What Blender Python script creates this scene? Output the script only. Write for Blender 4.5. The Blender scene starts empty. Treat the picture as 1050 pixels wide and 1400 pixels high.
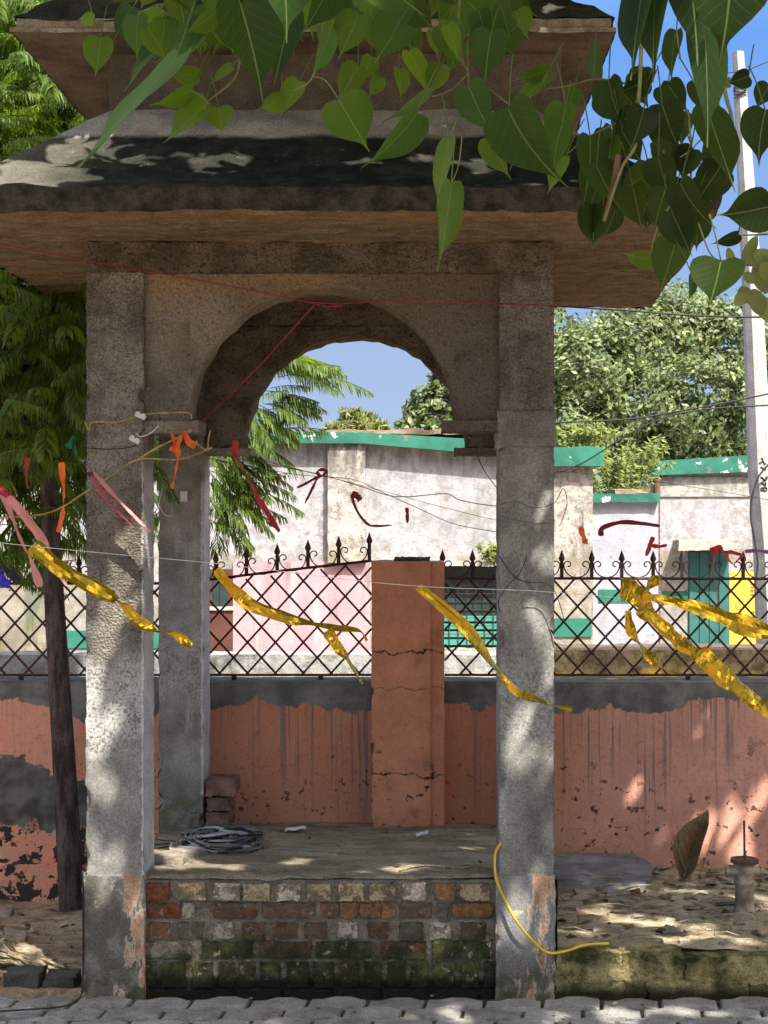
import bpy, bmesh, math, random
from mathutils import Vector, noise as mnoise
R = math.radians
random.seed(7)
sc = bpy.context.scene
col = sc.collection

# ---------------------------------------------------------------- camera
F = 2055.0                                   # focal length in photo pixels (photo is 1050 x 1400)
EYE = 1.70
cam_d = bpy.data.cameras.new('camera')
cam = bpy.data.objects.new('camera', cam_d); col.objects.link(cam)
cam.location = (0, 0, EYE); cam.rotation_euler = (R(90), 0, 0)
cam_d.sensor_fit = 'VERTICAL'; cam_d.sensor_height = 36.0; cam_d.lens = 36.0*F/1400
cam_d.shift_x = -53/1400; cam_d.shift_y = -5/1400*-1
cam_d.clip_end = 2000; cam_d.clip_start = 0.05
sc.camera = cam

# ---------------------------------------------------------------- light
SUN_EL, SUN_AZ = 54, 28                      # elevation; degrees to the right of straight behind the camera
w = bpy.data.worlds.new('World'); sc.world = w; w.use_nodes = True
nt = w.node_tree; bg = nt.nodes['Background']
sky = nt.nodes.new('ShaderNodeTexSky'); sky.sky_type = 'NISHITA'; sky.sun_disc = False
sky.sun_elevation = R(SUN_EL); sky.sun_rotation = R(180-SUN_AZ)
sky.air_density = 1.0; sky.dust_density = 3.5; sky.ozone_density = 0.6
# clear blue lower sky: by height above the horizon, the same all round
tc = nt.nodes.new('ShaderNodeTexCoord'); sp = nt.nodes.new('ShaderNodeSeparateXYZ'); nt.links.new(tc.outputs['Generated'], sp.inputs[0])
rp = nt.nodes.new('ShaderNodeValToRGB'); nt.links.new(sp.outputs[2], rp.inputs[0])
rp.color_ramp.elements[0].position = 0; rp.color_ramp.elements[0].color = (.56, .72, .97, 1)
rp.color_ramp.elements[1].position = .30; rp.color_ramp.elements[1].color = (.19, .45, 1.05, 1)
e_ = rp.color_ramp.elements.new(.10); e_.color = (.46, .62, .93, 1)
gain = nt.nodes.new('ShaderNodeVectorMath'); gain.operation = 'SCALE'; gain.inputs[3].default_value = 1.85; nt.links.new(rp.outputs[0], gain.inputs[0])
mr = nt.nodes.new('ShaderNodeMapRange'); mr.inputs[1].default_value = .30; mr.inputs[2].default_value = .55; nt.links.new(sp.outputs[2], mr.inputs[0])
mxs = nt.nodes.new('ShaderNodeMix'); mxs.data_type = 'RGBA'; nt.links.new(mr.outputs[0], mxs.inputs[0]); nt.links.new(gain.outputs[0], mxs.inputs[6]); tn = nt.nodes.new('ShaderNodeMix'); tn.data_type = 'RGBA'; tn.blend_type = 'MULTIPLY'; tn.inputs[0].default_value = 1
nt.links.new(sky.outputs[0], tn.inputs[6]); tn.inputs[7].default_value = (1.08, .97, .80, 1); nt.links.new(tn.outputs[2], mxs.inputs[7])
nt.links.new(mxs.outputs[2], bg.inputs[0]); bg.inputs[1].default_value = 0.15
to_sun = Vector((math.cos(R(SUN_EL))*math.sin(R(SUN_AZ)), -math.cos(R(SUN_EL))*math.cos(R(SUN_AZ)), math.sin(R(SUN_EL))))
sd = bpy.data.lights.new('sun', 'SUN'); sd.energy = 3.6; sd.angle = R(0.53); sd.color = (1, .95, .86)
so = bpy.data.objects.new('sun', sd); col.objects.link(so); so.location = (3, -5, 9)
so.rotation_euler = to_sun.to_track_quat('Z', 'Y').to_euler()
sc.view_settings.view_transform = 'Standard'; sc.view_settings.look = 'None'
sc.view_settings.exposure = 1.65; sc.view_settings.gamma = 1
sc.cycles.max_bounces = 8; sc.cycles.diffuse_bounces = 5; sc.cycles.transmission_bounces = 4; sc.cycles.transparent_max_bounces = 4

# ---------------------------------------------------------------- helpers
def P(px, py, Y):                            # point at depth Y (metres) seen at photo pixel px, py
    return Vector(((px-578)*Y/F, Y, EYE+(705-py)*Y/F))
def nvec(p, f, seed=0):
    q = Vector((p[0]*f+seed*7.3, p[1]*f+seed*3.1, p[2]*f))
    return mnoise.noise_vector(q)
def nz(x, y=0, z=0): return mnoise.noise(Vector((x, y, z)))
ORG = {}
class MB:
    def __init__(s): s.v, s.f, s.c, s.uv = [], [], [], []
    def face(s, pts, c=(1, 1, 1), uv=None):
        b = len(s.v); s.v += [tuple(p) for p in pts]; s.f.append(tuple(range(b, b+len(pts)))); s.c.append(c); s.uv.append(uv)
    def mesh(s, verts, faces, c=(1, 1, 1), uvs=None):
        b = len(s.v); s.v += [tuple(p) for p in verts]
        for k, f in enumerate(faces):
            s.f.append(tuple(b+i for i in f)); s.c.append(c); s.uv.append(uvs[k] if uvs else None)
    def box(s, x0, x1, y0, y1, z0, z1, c=(1, 1, 1)):
        v = [(x, y, z) for z in (z0, z1) for y in (y0, y1) for x in (x0, x1)]
        s.mesh(v, [(0, 2, 3, 1), (4, 5, 7, 6), (0, 1, 5, 4), (2, 6, 7, 3), (0, 4, 6, 2), (1, 3, 7, 5)], c)
    def grid(s, fn, nu, nv, c=(1, 1, 1)):
        v = [fn(i/nu, j/nv) for j in range(nv+1) for i in range(nu+1)]
        s.mesh(v, [(j*(nu+1)+i, j*(nu+1)+i+1, (j+1)*(nu+1)+i+1, (j+1)*(nu+1)+i) for j in range(nv) for i in range(nu)], c)
    def rbox(s, x0, x1, y0, y1, z0, z1, cell=.03, amp=.004, freq=14, seed=0, edge=1.5, c=(1, 1, 1)):
        lo, hi = (x0, y0, z0), (x1, y1, z1)
        def disp(p):
            d = sum(1 for k in range(3) if min(abs(p[k]-lo[k]), abs(p[k]-hi[k])) < .012)
            a = amp*(1+edge*max(0, d-1))
            n = nvec(p, freq, seed)*amp*.45+nvec(p, freq*3.7, seed+5)*a*.5
            if edge > 2 and d >= 2:                 # chipped corners
                ch = max(0, nz(p[0]*9+seed, p[1]*9, p[2]*11)-.3)*.08
                n = n+Vector((1 if p[0] < (x0+x1)/2 else -1, 1 if p[1] < (y0+y1)/2 else -1, 0))*ch
            return (p[0]+n[0], p[1]+n[1], p[2]+n[2])
        for ax in range(3):
            a, b = [(1, 2), (2, 0), (0, 1)][ax]
            na = max(1, min(90, round((hi[a]-lo[a])/cell))); nb = max(1, min(130, round((hi[b]-lo[b])/cell)))
            for side in (0, 1):
                def fn(u, v):
                    p = [0, 0, 0]; p[ax] = hi[ax] if side else lo[ax]
                    p[a] = lo[a]+(hi[a]-lo[a])*(u if side else 1-u); p[b] = lo[b]+(hi[b]-lo[b])*v
                    return disp(p)
                s.grid(fn, na, nb, c)
    def tube(s, pts, r, sides=6, c=(1, 1, 1), cap=True):
        pts = [Vector(p) for p in pts]; n = len(pts)
        rs = r if isinstance(r, (list, tuple)) else [r]*n
        v = []; up = None
        for i in range(n):
            t = (pts[min(i+1, n-1)]-pts[max(i-1, 0)])
            t = t.normalized() if t.length > 1e-9 else Vector((0, 0, 1))
            if up is None: up = Vector((0, 0, 1)) if abs(t.z) < .9 else Vector((1, 0, 0))
            a = t.cross(up); a = a.normalized() if a.length > 1e-6 else t.orthogonal().normalized()
            up = a.cross(t).normalized()
            for k in range(sides):
                th = 2*math.pi*k/sides
                v.append(pts[i]+(a*math.cos(th)+up*math.sin(th))*rs[i])
        f = [(i*sides+k, i*sides+(k+1) % sides, (i+1)*sides+(k+1) % sides, (i+1)*sides+k) for i in range(n-1) for k in range(sides)]
        if cap: f += [tuple(range(sides))[::-1], tuple((n-1)*sides+k for k in range(sides))]
        s.mesh(v, f, c)
    def lathe(s, cx, cy, prof, seg=24, c=(1, 1, 1)):
        v = [(cx+r*math.cos(2*math.pi*k/seg), cy+r*math.sin(2*math.pi*k/seg), z) for r, z in prof for k in range(seg)]
        n = len(prof)
        f = [(i*seg+k, i*seg+(k+1) % seg, (i+1)*seg+(k+1) % seg, (i+1)*seg+k) for i in range(n-1) for k in range(seg)]
        f += [tuple(range(seg))[::-1], tuple((n-1)*seg+k for k in range(seg))]
        s.mesh(v, f, c)
    def prism(s, poly, y0, y1, c=(1, 1, 1)):           # poly in x,z, extruded along y
        n = len(poly); v = [(x, y0, z) for x, z in poly]+[(x, y1, z) for x, z in poly]
        s.mesh(v, [tuple(range(n)), tuple(range(2*n-1, n-1, -1))]+[(i, i+n, (i+1) % n+n, (i+1) % n) for i in range(n)], c)
    def build(s, name, m, parent=None, smooth=False, label=None, cat=None, group=None, kind=None):
        me = bpy.data.meshes.new(name); o = bpy.data.objects.new(name, me); col.objects.link(o)
        if parent is not None:
            top = parent
            while top.parent is not None: top = top.parent
            org = ORG[top]; o.parent = parent
        else:
            xs = [p[0] for p in s.v]; ys = [p[1] for p in s.v]; zs = [p[2] for p in s.v]
            org = Vector(((min(xs)+max(xs))/2, (min(ys)+max(ys))/2, min(zs))); o.location = org; ORG[o] = org
        me.from_pydata([(p[0]-org[0], p[1]-org[1], p[2]-org[2]) for p in s.v], [], s.f)
        ca = me.color_attributes.new('Col', 'FLOAT_COLOR', 'CORNER')
        buf = []; ub = []; hasuv = any(u for u in s.uv)
        for f, c, u in zip(s.f, s.c, s.uv):
            buf += [c[0], c[1], c[2], 1.0]*len(f)
            if hasuv:
                for k in range(len(f)): ub += list(u[k]) if u else [0, 0]
        ca.data.foreach_set('color', buf)
        if hasuv: me.uv_layers.new(name='UVMap').data.foreach_set('uv', ub)
        if smooth: me.polygons.foreach_set('use_smooth', [True]*len(s.f))
        me.materials.append(m); me.update()
        if parent is None or cat or label or kind: tag(o, label, cat, group, kind)
        return o
def tag(o, label=None, cat=None, group=None, kind=None):
    for k, v in (('label', label), ('category', cat), ('group', group), ('kind', kind)):
        if v: o[k] = v
def thing(name, loc, label, cat, group=None):
    o = bpy.data.objects.new(name, None); col.objects.link(o); o.location = loc; o.empty_display_size = .1
    ORG[o] = Vector(loc); tag(o, label, cat, group); return o
def spline(pts, n=8):
    pts = [Vector(p) for p in pts]; out = []
    for i in range(len(pts)-1):
        p0, p1, p2, p3 = pts[max(i-1, 0)], pts[i], pts[i+1], pts[min(i+2, len(pts)-1)]
        for k in range(n):
            t = k/n
            out.append(.5*((2*p1)+(p2-p0)*t+(2*p0-5*p1+4*p2-p3)*t*t+(3*p1-p0-3*p2+p3)*t**3))
    return out+[pts[-1]]

# ---------------------------------------------------------------- material kit
class NT:
    def __init__(s, name):
        s.m = bpy.data.materials.new(name); s.m.use_nodes = True; s.t = s.m.node_tree
        s.b = s.t.nodes['Principled BSDF']; s.out = s.t.nodes['Material Output']
        s.pos = s.t.nodes.new('ShaderNodeNewGeometry').outputs['Position']; s._xyz = None
    def n(s, t): return s.t.nodes.new(t)
    def put(s, sock, v):
        if isinstance(v, bpy.types.NodeSocket): s.t.links.new(v, sock)
        elif isinstance(v, (tuple, list)): sock.default_value = tuple(v)+((1,) if len(v) == 3 and len(sock.default_value) == 4 else ())
        else: sock.default_value = v
    def xyz(s):
        if s._xyz is None:
            q = s.n('ShaderNodeSeparateXYZ'); s.put(q.inputs[0], s.pos); s._xyz = q.outputs
        return s._xyz
    def sc(s, x, y, z, off=0):
        q = s.n('ShaderNodeMapping'); s.put(q.inputs[0], s.pos); q.inputs['Scale'].default_value = (x, y, z)
        q.inputs['Location'].default_value = (off, off*1.7, off*.6); return q.outputs[0]
    def noise(s, scale, detail=4, rough=.55, vec=None, dist=0, off=0):
        q = s.n('ShaderNodeTexNoise')
        s.put(q.inputs['Vector'], vec if vec is not None else (s.sc(1, 1, 1, off) if off else s.pos))
        q.inputs['Scale'].default_value = scale; q.inputs['Detail'].default_value = detail
        q.inputs['Roughness'].default_value = rough; q.inputs['Distortion'].default_value = dist
        return q.outputs[0]
    def vor(s, scale, vec=None, feature='F1', rnd=1):
        q = s.n('ShaderNodeTexVoronoi'); q.feature = feature; s.put(q.inputs['Vector'], vec if vec is not None else s.pos)
        q.inputs['Scale'].default_value = scale; q.inputs['Randomness'].default_value = rnd; return q.outputs[0]
    def step(s, v, lo, hi):
        q = s.n('ShaderNodeMapRange'); q.interpolation_type = 'SMOOTHSTEP'; s.put(q.inputs[0], v)
        inv = lo > hi
        q.inputs[1].default_value = min(lo, hi); q.inputs[2].default_value = max(lo, hi)
        q.inputs[3].default_value = 1 if inv else 0; q.inputs[4].default_value = 0 if inv else 1
        return q.outputs[0]
    def mix(s, f, a, b, blend='MIX'):
        q = s.n('ShaderNodeMix'); q.data_type = 'RGBA'; q.blend_type = blend
        s.put(q.inputs[0], f); s.put(q.inputs[6], a); s.put(q.inputs[7], b); return q.outputs[2]
    def M(s, op, a, b=0):
        q = s.n('ShaderNodeMath'); q.operation = op; s.put(q.inputs[0], a); s.put(q.inputs[1], b); return q.outputs[0]
    def mul(s, *a):
        r = a[0]
        for b in a[1:]: r = s.M('MULTIPLY', r, b)
        return r
    def add(s, *a):
        r = a[0]
        for b in a[1:]: r = s.M('ADD', r, b)
        return r
    def attr(s, name='Col'):
        q = s.n('ShaderNodeAttribute'); q.attribute_name = name; return q.outputs[0]
    def uv(s):
        q = s.n('ShaderNodeUVMap'); u = s.n('ShaderNodeSeparateXYZ'); s.put(u.inputs[0], q.outputs[0]); return u.outputs
    def vary(s, c, amt=.35, scale=6, off=0):
        f = s.step(s.noise(scale, 6, .62, off=off), .3, .7)
        return s.mix(f, tuple(x*(1-amt) for x in c), tuple(min(1, x*(1+amt)) for x in c))
    def bump(s, h, strength=.5, dist=.01, normal=None):
        q = s.n('ShaderNodeBump'); q.inputs['Strength'].default_value = strength; q.inputs['Distance'].default_value = dist
        s.put(q.inputs['Height'], h)
        if normal is not None: s.put(q.inputs['Normal'], normal)
        return q.outputs[0]
    def done(s, base, rough=.9, normal=None, metallic=0, spec=.3, grain=1):
        if isinstance(rough, (int, float)) and rough >= .88:      # mineral grain
            g = s.step(s.noise(140, 5, .8), .3, .7)
            base = s.mix(grain, base, s.mix(g, (.6, .59, .57), (1.36, 1.36, 1.36)), 'MULTIPLY')
        s.put(s.b.inputs['Base Color'], base); s.put(s.b.inputs['Roughness'], rough); s.put(s.b.inputs['Metallic'], metallic)
        s.b.inputs['Specular IOR Level'].default_value = spec
        if normal is not None: s.put(s.b.inputs['Normal'], normal)
        return s.m

def m_simple(name, c, rough=.85, amt=.25, scale=8, bs=40, bump=.3, metallic=0, spec=.3):
    n = NT(name)
    return n.done(n.vary(c, amt, scale), rough, n.bump(n.noise(bs, 4), bump, .006), metallic, spec)
M = {}

# rough cast concrete of the pavilion: pitted above, whitewashed and smoother below, peeled base
def m_pillar(name, off, rough_to, base_patch=True, tone=1.0, side=9):
    n = NT(name); x, y, z = n.xyz()
    pit = n.vor(110, n.sc(1, 1, 1, off)); pit2 = n.noise(105, 4, .65, off=off); big = n.noise(5, 6, .65, off=off)
    conc = n.mix(n.step(big, .35, .68), tuple(c*tone for c in (.13, .113, .093)), tuple(c*tone for c in (.31, .28, .235)))
    conc = n.mix(n.mul(n.step(pit2, .5, .36), .55), conc, (.05, .043, .036))
    smooth = n.vary((.235, .225, .205), .34, 6, off)
    smooth = n.mix(n.mul(n.step(n.noise(9, 7, .7, n.sc(1, 1, .25, off)), .52, .7), .7), smooth, (.42, .41, .39))
    smooth = n.mix(n.mul(n.step(n.noise(110, 4, .7, off=off+2), .6, .7), .4), smooth, (.09, .09, .085))
    white = n.mix(n.step(n.add(n.mul(n.noise(95, 4, .65, off=off), .7), n.mul(n.noise(12, 4, .6, off=off), .3)), .49, .44), (.44, .43, .41), (.16, .155, .145))
    zn = n.add(z, n.mul(n.M('SUBTRACT', n.noise(7, 5, .6, off=off), .5), .5))
    up = n.step(zn, rough_to-.1, rough_to+.12)
    wt = min(rough_to, 1.2); wband = n.mul(n.step(zn, .82, .95), n.step(zn, wt+.08, wt-.1))
    c = n.mix(up, smooth, conc); c = n.mix(n.mul(wband, .8 if off == 0 else .4), c, white)
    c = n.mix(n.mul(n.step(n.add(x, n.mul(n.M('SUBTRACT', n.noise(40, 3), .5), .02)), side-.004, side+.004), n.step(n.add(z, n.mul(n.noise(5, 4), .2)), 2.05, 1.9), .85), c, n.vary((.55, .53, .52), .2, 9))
    if base_patch:
        dark = n.mix(n.step(n.noise(3.2, 4, .5, n.sc(1, 1, .6, off)), .45, .55), (.13, .115, .095), (.22, .22, .22))
        pn = n.noise(6, 6, .62, n.sc(1.5, 1, .5, off+3)); pat = n.step(pn, .535, .545); rimm = n.mul(n.step(pn, .515, .53), n.step(pn, .56, .54))
        dark = n.mix(n.mul(n.step(n.noise(11, 6, .7, off=off+6), .45, .62), .6), dark, (.27, .25, .215))
        dark = n.mix(pat, dark, n.vary((.40, .24, .155), .35, 16)); dark = n.mix(n.mul(rimm, .8), dark, (.5, .42, .34))
        pat2 = n.step(n.noise(11, 5, .6, off=off+9), .64, .68)
        dark = n.mix(pat2, dark, (.45, .37, .27))
        dark = n.mix(n.mul(n.step(z, .16, .0), n.step(n.noise(14, 5), .4, .6), .9), dark, (.06, .065, .03))
        c = n.mix(n.step(z, .435, .415), c, dark)
    else:
        c = n.mix(n.mul(n.step(z, .62, .35), n.step(n.noise(16, 5), .35, .6)), c, (.13, .125, .08))
    h = n.add(n.mul(pit2, .8), n.mul(pit, .7))
    st = n.bump(h, .9, .012)
    st2 = n.bump(n.noise(60, 4, .6), .25, .006)
    q = n.n('ShaderNodeMix'); q.data_type = 'VECTOR'; n.put(q.inputs[0], up); n.put(q.inputs[4], st2); n.put(q.inputs[5], st)
    return n.done(c, .95, q.outputs[1], spec=.15)
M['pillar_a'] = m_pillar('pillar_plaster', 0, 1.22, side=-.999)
M['pillar_b'] = m_pillar('pillar_plaster_smoother', 4, 2.05, tone=.8)
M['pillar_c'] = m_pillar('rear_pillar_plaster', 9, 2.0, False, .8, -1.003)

def m_arch():
    n = NT('arch_concrete'); x, y, z = n.xyz()
    big = n.noise(4, 6, .6); pit = n.noise(60, 5, .7)
    c = n.mix(n.step(big, .35, .65), (.14, .12, .095), (.27, .235, .185))
    c = n.mix(n.mul(n.step(n.add(z, n.mul(n.noise(5, 4), .2)), 2.5, 2.66), .7), c, (.33, .22, .11))
    c = n.mix(n.mul(n.step(n.add(x, n.mul(big, .5)), -.25, .2), .75), c, (.12, .1, .08))
    c = n.mix(n.mul(n.step(pit, .45, .33), .7), c, (.05, .042, .035))
    return n.done(c, .95, n.bump(n.add(pit, n.mul(n.vor(60), .5)), .8, .015), spec=.15)
M['arch'] = m_arch()
def m_beam():
    n = NT('beam_concrete'); pit = n.noise(55, 5, .75)
    c = n.mix(n.step(n.noise(6, 5, .6), .35, .65), (.10, .085, .065), (.2, .17, .13))
    c = n.mix(n.mul(n.step(pit, .47, .36), .8), c, (.035, .03, .025))
    return n.done(c, .95, n.bump(n.add(pit, n.mul(n.vor(80), .6)), .9, .02), spec=.15)
M['beam'] = m_beam()
def m_under():                                # shuttering marks under the eaves
    n = NT('eave_underside'); st = n.noise(1, 7, .75, n.sc(4.2, 15, 14), 1.3); fib = n.noise(1, 5, .65, n.sc(16, 60, 50), 1.2)
    c = n.mix(n.step(st, .3, .7), (.16, .125, .088), (.35, .285, .20))
    c = n.mix(n.mul(n.step(fib, .46, .36), .45), c, (.10, .065, .04))
    c = n.mix(n.mul(n.step(n.noise(5, 6, .7), .48, .7), .6), c, (.36, .25, .13)); c = n.mix(n.mul(n.step(n.noise(8, 6, .7, off=3), .52, .66), .55), c, (.13, .10, .075))
    x, y, z = n.xyz(); rim = n.step(n.add(y, n.mul(n.M('SUBTRACT', n.noise(6, 5, .6), .5), .25)), 5.02, 4.9)
    c = n.mix(n.mul(rim, .45), c, n.vary((.36, .225, .095), .45, 14))
    return n.done(c, .95, n.bump(n.add(st, n.mul(fib, .4), n.mul(n.noise(25, 6, .7), .7)), 1, .03), spec=.1)
M['under'] = m_under()
def m_eave_top():
    n = NT('mossy_eave'); x, y, z = n.xyz()
    zz = n.add(z, n.mul(n.M('SUBTRACT', n.noise(6, 4), .5), .06))
    grey = n.vary((.46, .43, .39), .3, 5)
    moss = n.mix(n.step(n.noise(9, 6, .7), .4, .7), (.02, .022, .018), (.06, .057, .043))
    left = n.step(n.add(x, n.mul(n.noise(4, 5), .5)), -.75, -1.25)
    c = n.mix(n.step(zz, 3.0, 3.03), n.mix(n.mul(left, .6), moss, (.26, .24, .19)), grey)
    c = n.mix(n.mul(n.step(n.noise(22, 5, .7), .62, .72), .6), c, (.3, .28, .22))
    return n.done(c, .95, n.bump(n.noise(45, 6, .7), .7, .012), spec=.15)
M['eave_top'] = m_eave_top()
M['dark_cement'] = m_simple('dark_mossy_cement', (.055, .052, .042), .95, .5, 9, 45, .7)
M['lip'] = m_simple('black_mossy_lip', (.04, .036, .03), .95, .7, 16, 40, 1)
M['soffit_dark'] = m_simple('grey_brown_soffit', (.125, .10, .076), .95, .45, 5, 35, .7)
M['neck'] = m_simple('neck_plaster', (.11, .095, .075), .95, .3, 6, 45, .5)
M['fascia'] = m_simple('fascia_plaster', (.25, .22, .18), .95, .4, 12, 45, .6)

def m_wall():
    n = NT('peeling_orange_wall'); x, y, z = n.xyz()
    big = n.noise(2.3, 5, .6); fine = n.noise(26, 5, .65)
    paint = n.mix(n.step(n.noise(1.1, 3, .5, n.sc(1, .01, .35)), .35, .65), (.62, .25, .135), (.67, .32, .215))
    paint = n.mix(n.step(x, .35, 1.1), paint, n.vary((.66, .335, .25), .12, 3))
    paint = n.mix(n.mul(n.step(fine, .52, .72), .4), paint, (.3, .09, .05))
    # rain runs: thin vertical streaks below the cement band
    run = n.noise(1, 3, .6, n.sc(34, .01, .8)); run2 = n.noise(1, 2, .5, n.sc(75, .01, 1.6, 3))
    m = n.mul(n.step(run, .575, .615), n.step(n.add(z, n.mul(n.noise(1, 2, .5, n.sc(8, .01, .3)), .9)), .55, 1.1))
    m2 = n.mul(n.step(run2, .60, .635), n.step(n.add(z, n.mul(n.noise(1, 3, .5, n.sc(6, .01, .5, 5)), .9)), .85, 1.15))
    paint = n.mix(n.mul(n.M('MAXIMUM', m, m2), n.step(n.noise(1, 3, .6, n.sc(3.3, .01, .7, 9)), .4, .58), .8), paint, (.19, .155, .155))
    paint = n.mix(n.mul(n.step(n.noise(3, 6, .7, off=11), .52, .7), .45), paint, (.42, .3, .24))
    # dark blotches towards the ground
    sp = n.mul(n.step(n.noise(24, 4, .6), .60, .64), n.step(n.add(z, n.mul(big, .6)), 1.05, .55))
    paint = n.mix(n.mul(sp, .9), paint, (.055, .035, .03))
    sp2 = n.mul(n.step(n.noise(8, 4, .6, off=3), .66, .68), n.step(z, .75, .4))
    paint = n.mix(sp2, paint, (.04, .04, .038))
    cem = n.mix(n.step(n.noise(7, 6, .65), .35, .7), (.12, .118, .108), (.26, .25, .225))
    edge = n.add(z, n.mul(n.M('SUBTRACT', n.noise(1, 7, .62, n.sc(2.1, .01, 1.3, 2)), .5), .5), n.mul(fine, .03))
    band = n.step(edge, .805, .812)
    c = n.mix(band, paint, cem)
    # left end: large patch where the paint has come away
    pe = n.add(n.mul(n.M('SUBTRACT', n.noise(4, 6, .65, off=5), .5), .55), z)
    patch = n.mul(n.step(pe, .52, .505), n.step(pe, .22, .235), n.step(n.add(x, n.mul(big, .25)), -1.25, -1.3))
    c = n.mix(patch, c, n.mix(n.step(n.noise(9, 5), .35, .65), (.06, .06, .05), (.15, .15, .13)))
    low = n.mul(n.step(pe, .23, .2), n.step(n.noise(10, 5, .6, off=8), .5, .52), n.step(x, -1.25, -1.35))
    c = n.mix(low, c, (.035, .035, .028))
    h = n.add(n.mul(band, .6), fine, n.mul(n.noise(70, 3), .4))
    return n.done(c, .9, n.bump(h, .5, .008), spec=.2, grain=.4)
M['wall'] = m_wall()
def m_post():
    n = NT('orange_post_paint'); x, y, z = n.xyz()
    fine = n.noise(30, 5, .65)
    c = n.vary((.60, .255, .14), .18, 4)
    c = n.mix(n.mul(n.step(n.noise(5, 6, .7), .52, .75), .6), c, (.18, .06, .035))
    sp = n.mul(n.step(n.noise(24, 4, .6), .63, .66), n.step(z, .85, .45))
    c = n.mix(n.mul(sp, .9), c, (.05, .03, .025))
    sp3 = n.mul(n.step(n.noise(14, 3, .6, off=4), .66, .68), n.step(z, .62, .45))
    c = n.mix(sp3, c, (.035, .033, .03))
    def crack(z0, w, off):
        line = n.M('ABSOLUTE', n.M('SUBTRACT', n.add(z, n.mul(n.M('SUBTRACT', n.noise(11, 4, .6, off=off), .5), .11)), z0))
        return n.step(line, w, w*.35)
    cr = n.M('MAXIMUM', crack(1.06, .004, 1), n.M('MAXIMUM', n.mul(crack(.5, .0035, 5), 1), n.mul(crack(.90, .003, 7), .6)))
    c = n.mix(cr, c, (.03, .02, .018))
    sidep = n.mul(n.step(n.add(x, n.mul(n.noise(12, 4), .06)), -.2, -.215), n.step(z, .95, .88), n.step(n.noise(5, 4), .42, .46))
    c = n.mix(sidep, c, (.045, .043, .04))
    return n.done(c, .9, n.bump(n.add(n.mul(cr, -2), fine), .4, .008), spec=.2, grain=.4)
M['post'] = m_post()

def m_soil(name, a, b, dark, top=None):
    n = NT(name); big = n.noise(3.5, 6, .65); fine = n.noise(38, 6, .7); lay = n.noise(1, 5, .65, n.sc(5, 16, 5))
    c = n.mix(n.step(big, .35, .65), a, b); c = n.mix(n.mul(n.step(lay, .5, .38), .7), c, dark)
    c = n.mix(n.mul(n.step(fine, .5, .68), .35), c, tuple(min(1, k*1.4) for k in b))
    return n.done(c, 1, n.bump(n.add(fine, n.mul(lay, 1.5)), .8, .02), spec=.1)
M['soil'] = m_soil('dry_soil', (.24, .17, .115), (.4, .31, .215), (.11, .075, .05))
M['bed'] = m_soil('silted_bed', (.27, .215, .14), (.46, .385, .27), (.09, .075, .045))
M['plat_top'] = m_soil('dusty_platform', (.22, .185, .13), (.36, .3, .215), (.15, .125, .085))
def m_brick():
    n = NT('old_brick'); a = n.attr(); x, y, z = n.xyz()
    c = n.mix(1, a, n.mix(n.step(n.noise(34, 5, .7), .3, .65), (.45, .45, .45), (1.1, 1.1, 1.1)), 'MULTIPLY')
    c = n.mix(n.step(n.noise(19, 5, .7), .50, .54), c, n.mix(.7, c, (.11, .085, .065)))
    c = n.mix(n.mul(n.step(n.noise(5, 6, .7, off=2), .42, .64), .38), c, n.mix(n.step(n.noise(25, 5, .7), .4, .6), (.12, .095, .07), (.24, .2, .155)))
    mg = n.mul(n.step(n.add(z, n.mul(n.M('SUBTRACT', n.noise(6, 5, .6), .5), .45)), .27, .10), n.step(n.noise(20, 5, .65), .28, .5))
    c = n.mix(n.mul(mg, .92), c, n.mix(n.step(n.noise(13, 4), .45, .7), (.025, .033, .013), (.13, .15, .035)))
    c = n.mix(n.mul(n.step(n.noise(26, 5, .7, off=6), .60, .65), n.step(z, .5, .2)), c, (.3, .28, .2))
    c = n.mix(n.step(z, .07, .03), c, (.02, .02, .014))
    return n.done(c, .95, n.bump(n.noise(60, 6, .7), .9, .012), spec=.15)
M['brick'] = m_brick()
def m_mortar():
    n = NT('old_mortar'); x, y, z = n.xyz()
    c = n.mix(n.step(n.noise(14, 6, .7), .35, .65), (.16, .135, .10), (.34, .295, .235))
    mg = n.mul(n.step(n.add(z, n.mul(n.noise(6, 5, .6), .3)), .42, .2), n.step(n.noise(20, 5, .65), .35, .6))
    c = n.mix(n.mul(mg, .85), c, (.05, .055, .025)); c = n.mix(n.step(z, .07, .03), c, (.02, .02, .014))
    return n.done(c, 1, n.bump(n.noise(40, 6, .7), 1, .015), spec=.1)
M['mortar'] = m_mortar()
def m_mossedge():
    n = NT('mossy_edging'); x, y, z = n.xyz()
    c = n.mix(n.step(n.noise(6, 6, .65), .4, .6), (.05, .05, .02), (.42, .35, .17))
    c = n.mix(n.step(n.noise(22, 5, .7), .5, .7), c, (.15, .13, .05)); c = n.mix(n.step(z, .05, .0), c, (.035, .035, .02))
    return n.done(c, 1, n.bump(n.noise(35, 6, .7), 1, .02), spec=.1)
M['mossedge'] = m_mossedge()
def m_paver():
    n = NT('paver_concrete'); a = n.attr()
    c = n.mix(n.step(n.noise(9, 6, .65), .3, .7), (.21, .20, .19), (.36, .35, .335)); c = n.mix(1, c, a, 'MULTIPLY')
    c = n.mix(n.mul(n.step(n.noise(60, 3), .58, .7), .3), c, (.15, .14, .12))
    return n.done(c, .9, n.bump(n.noise(90, 4, .7), .5, .005), spec=.2)
M['paver'] = m_paver()
M['dirt_joint'] = m_simple('joint_dirt', (.07, .06, .045), 1, .4, 20, 60, .6)

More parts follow.
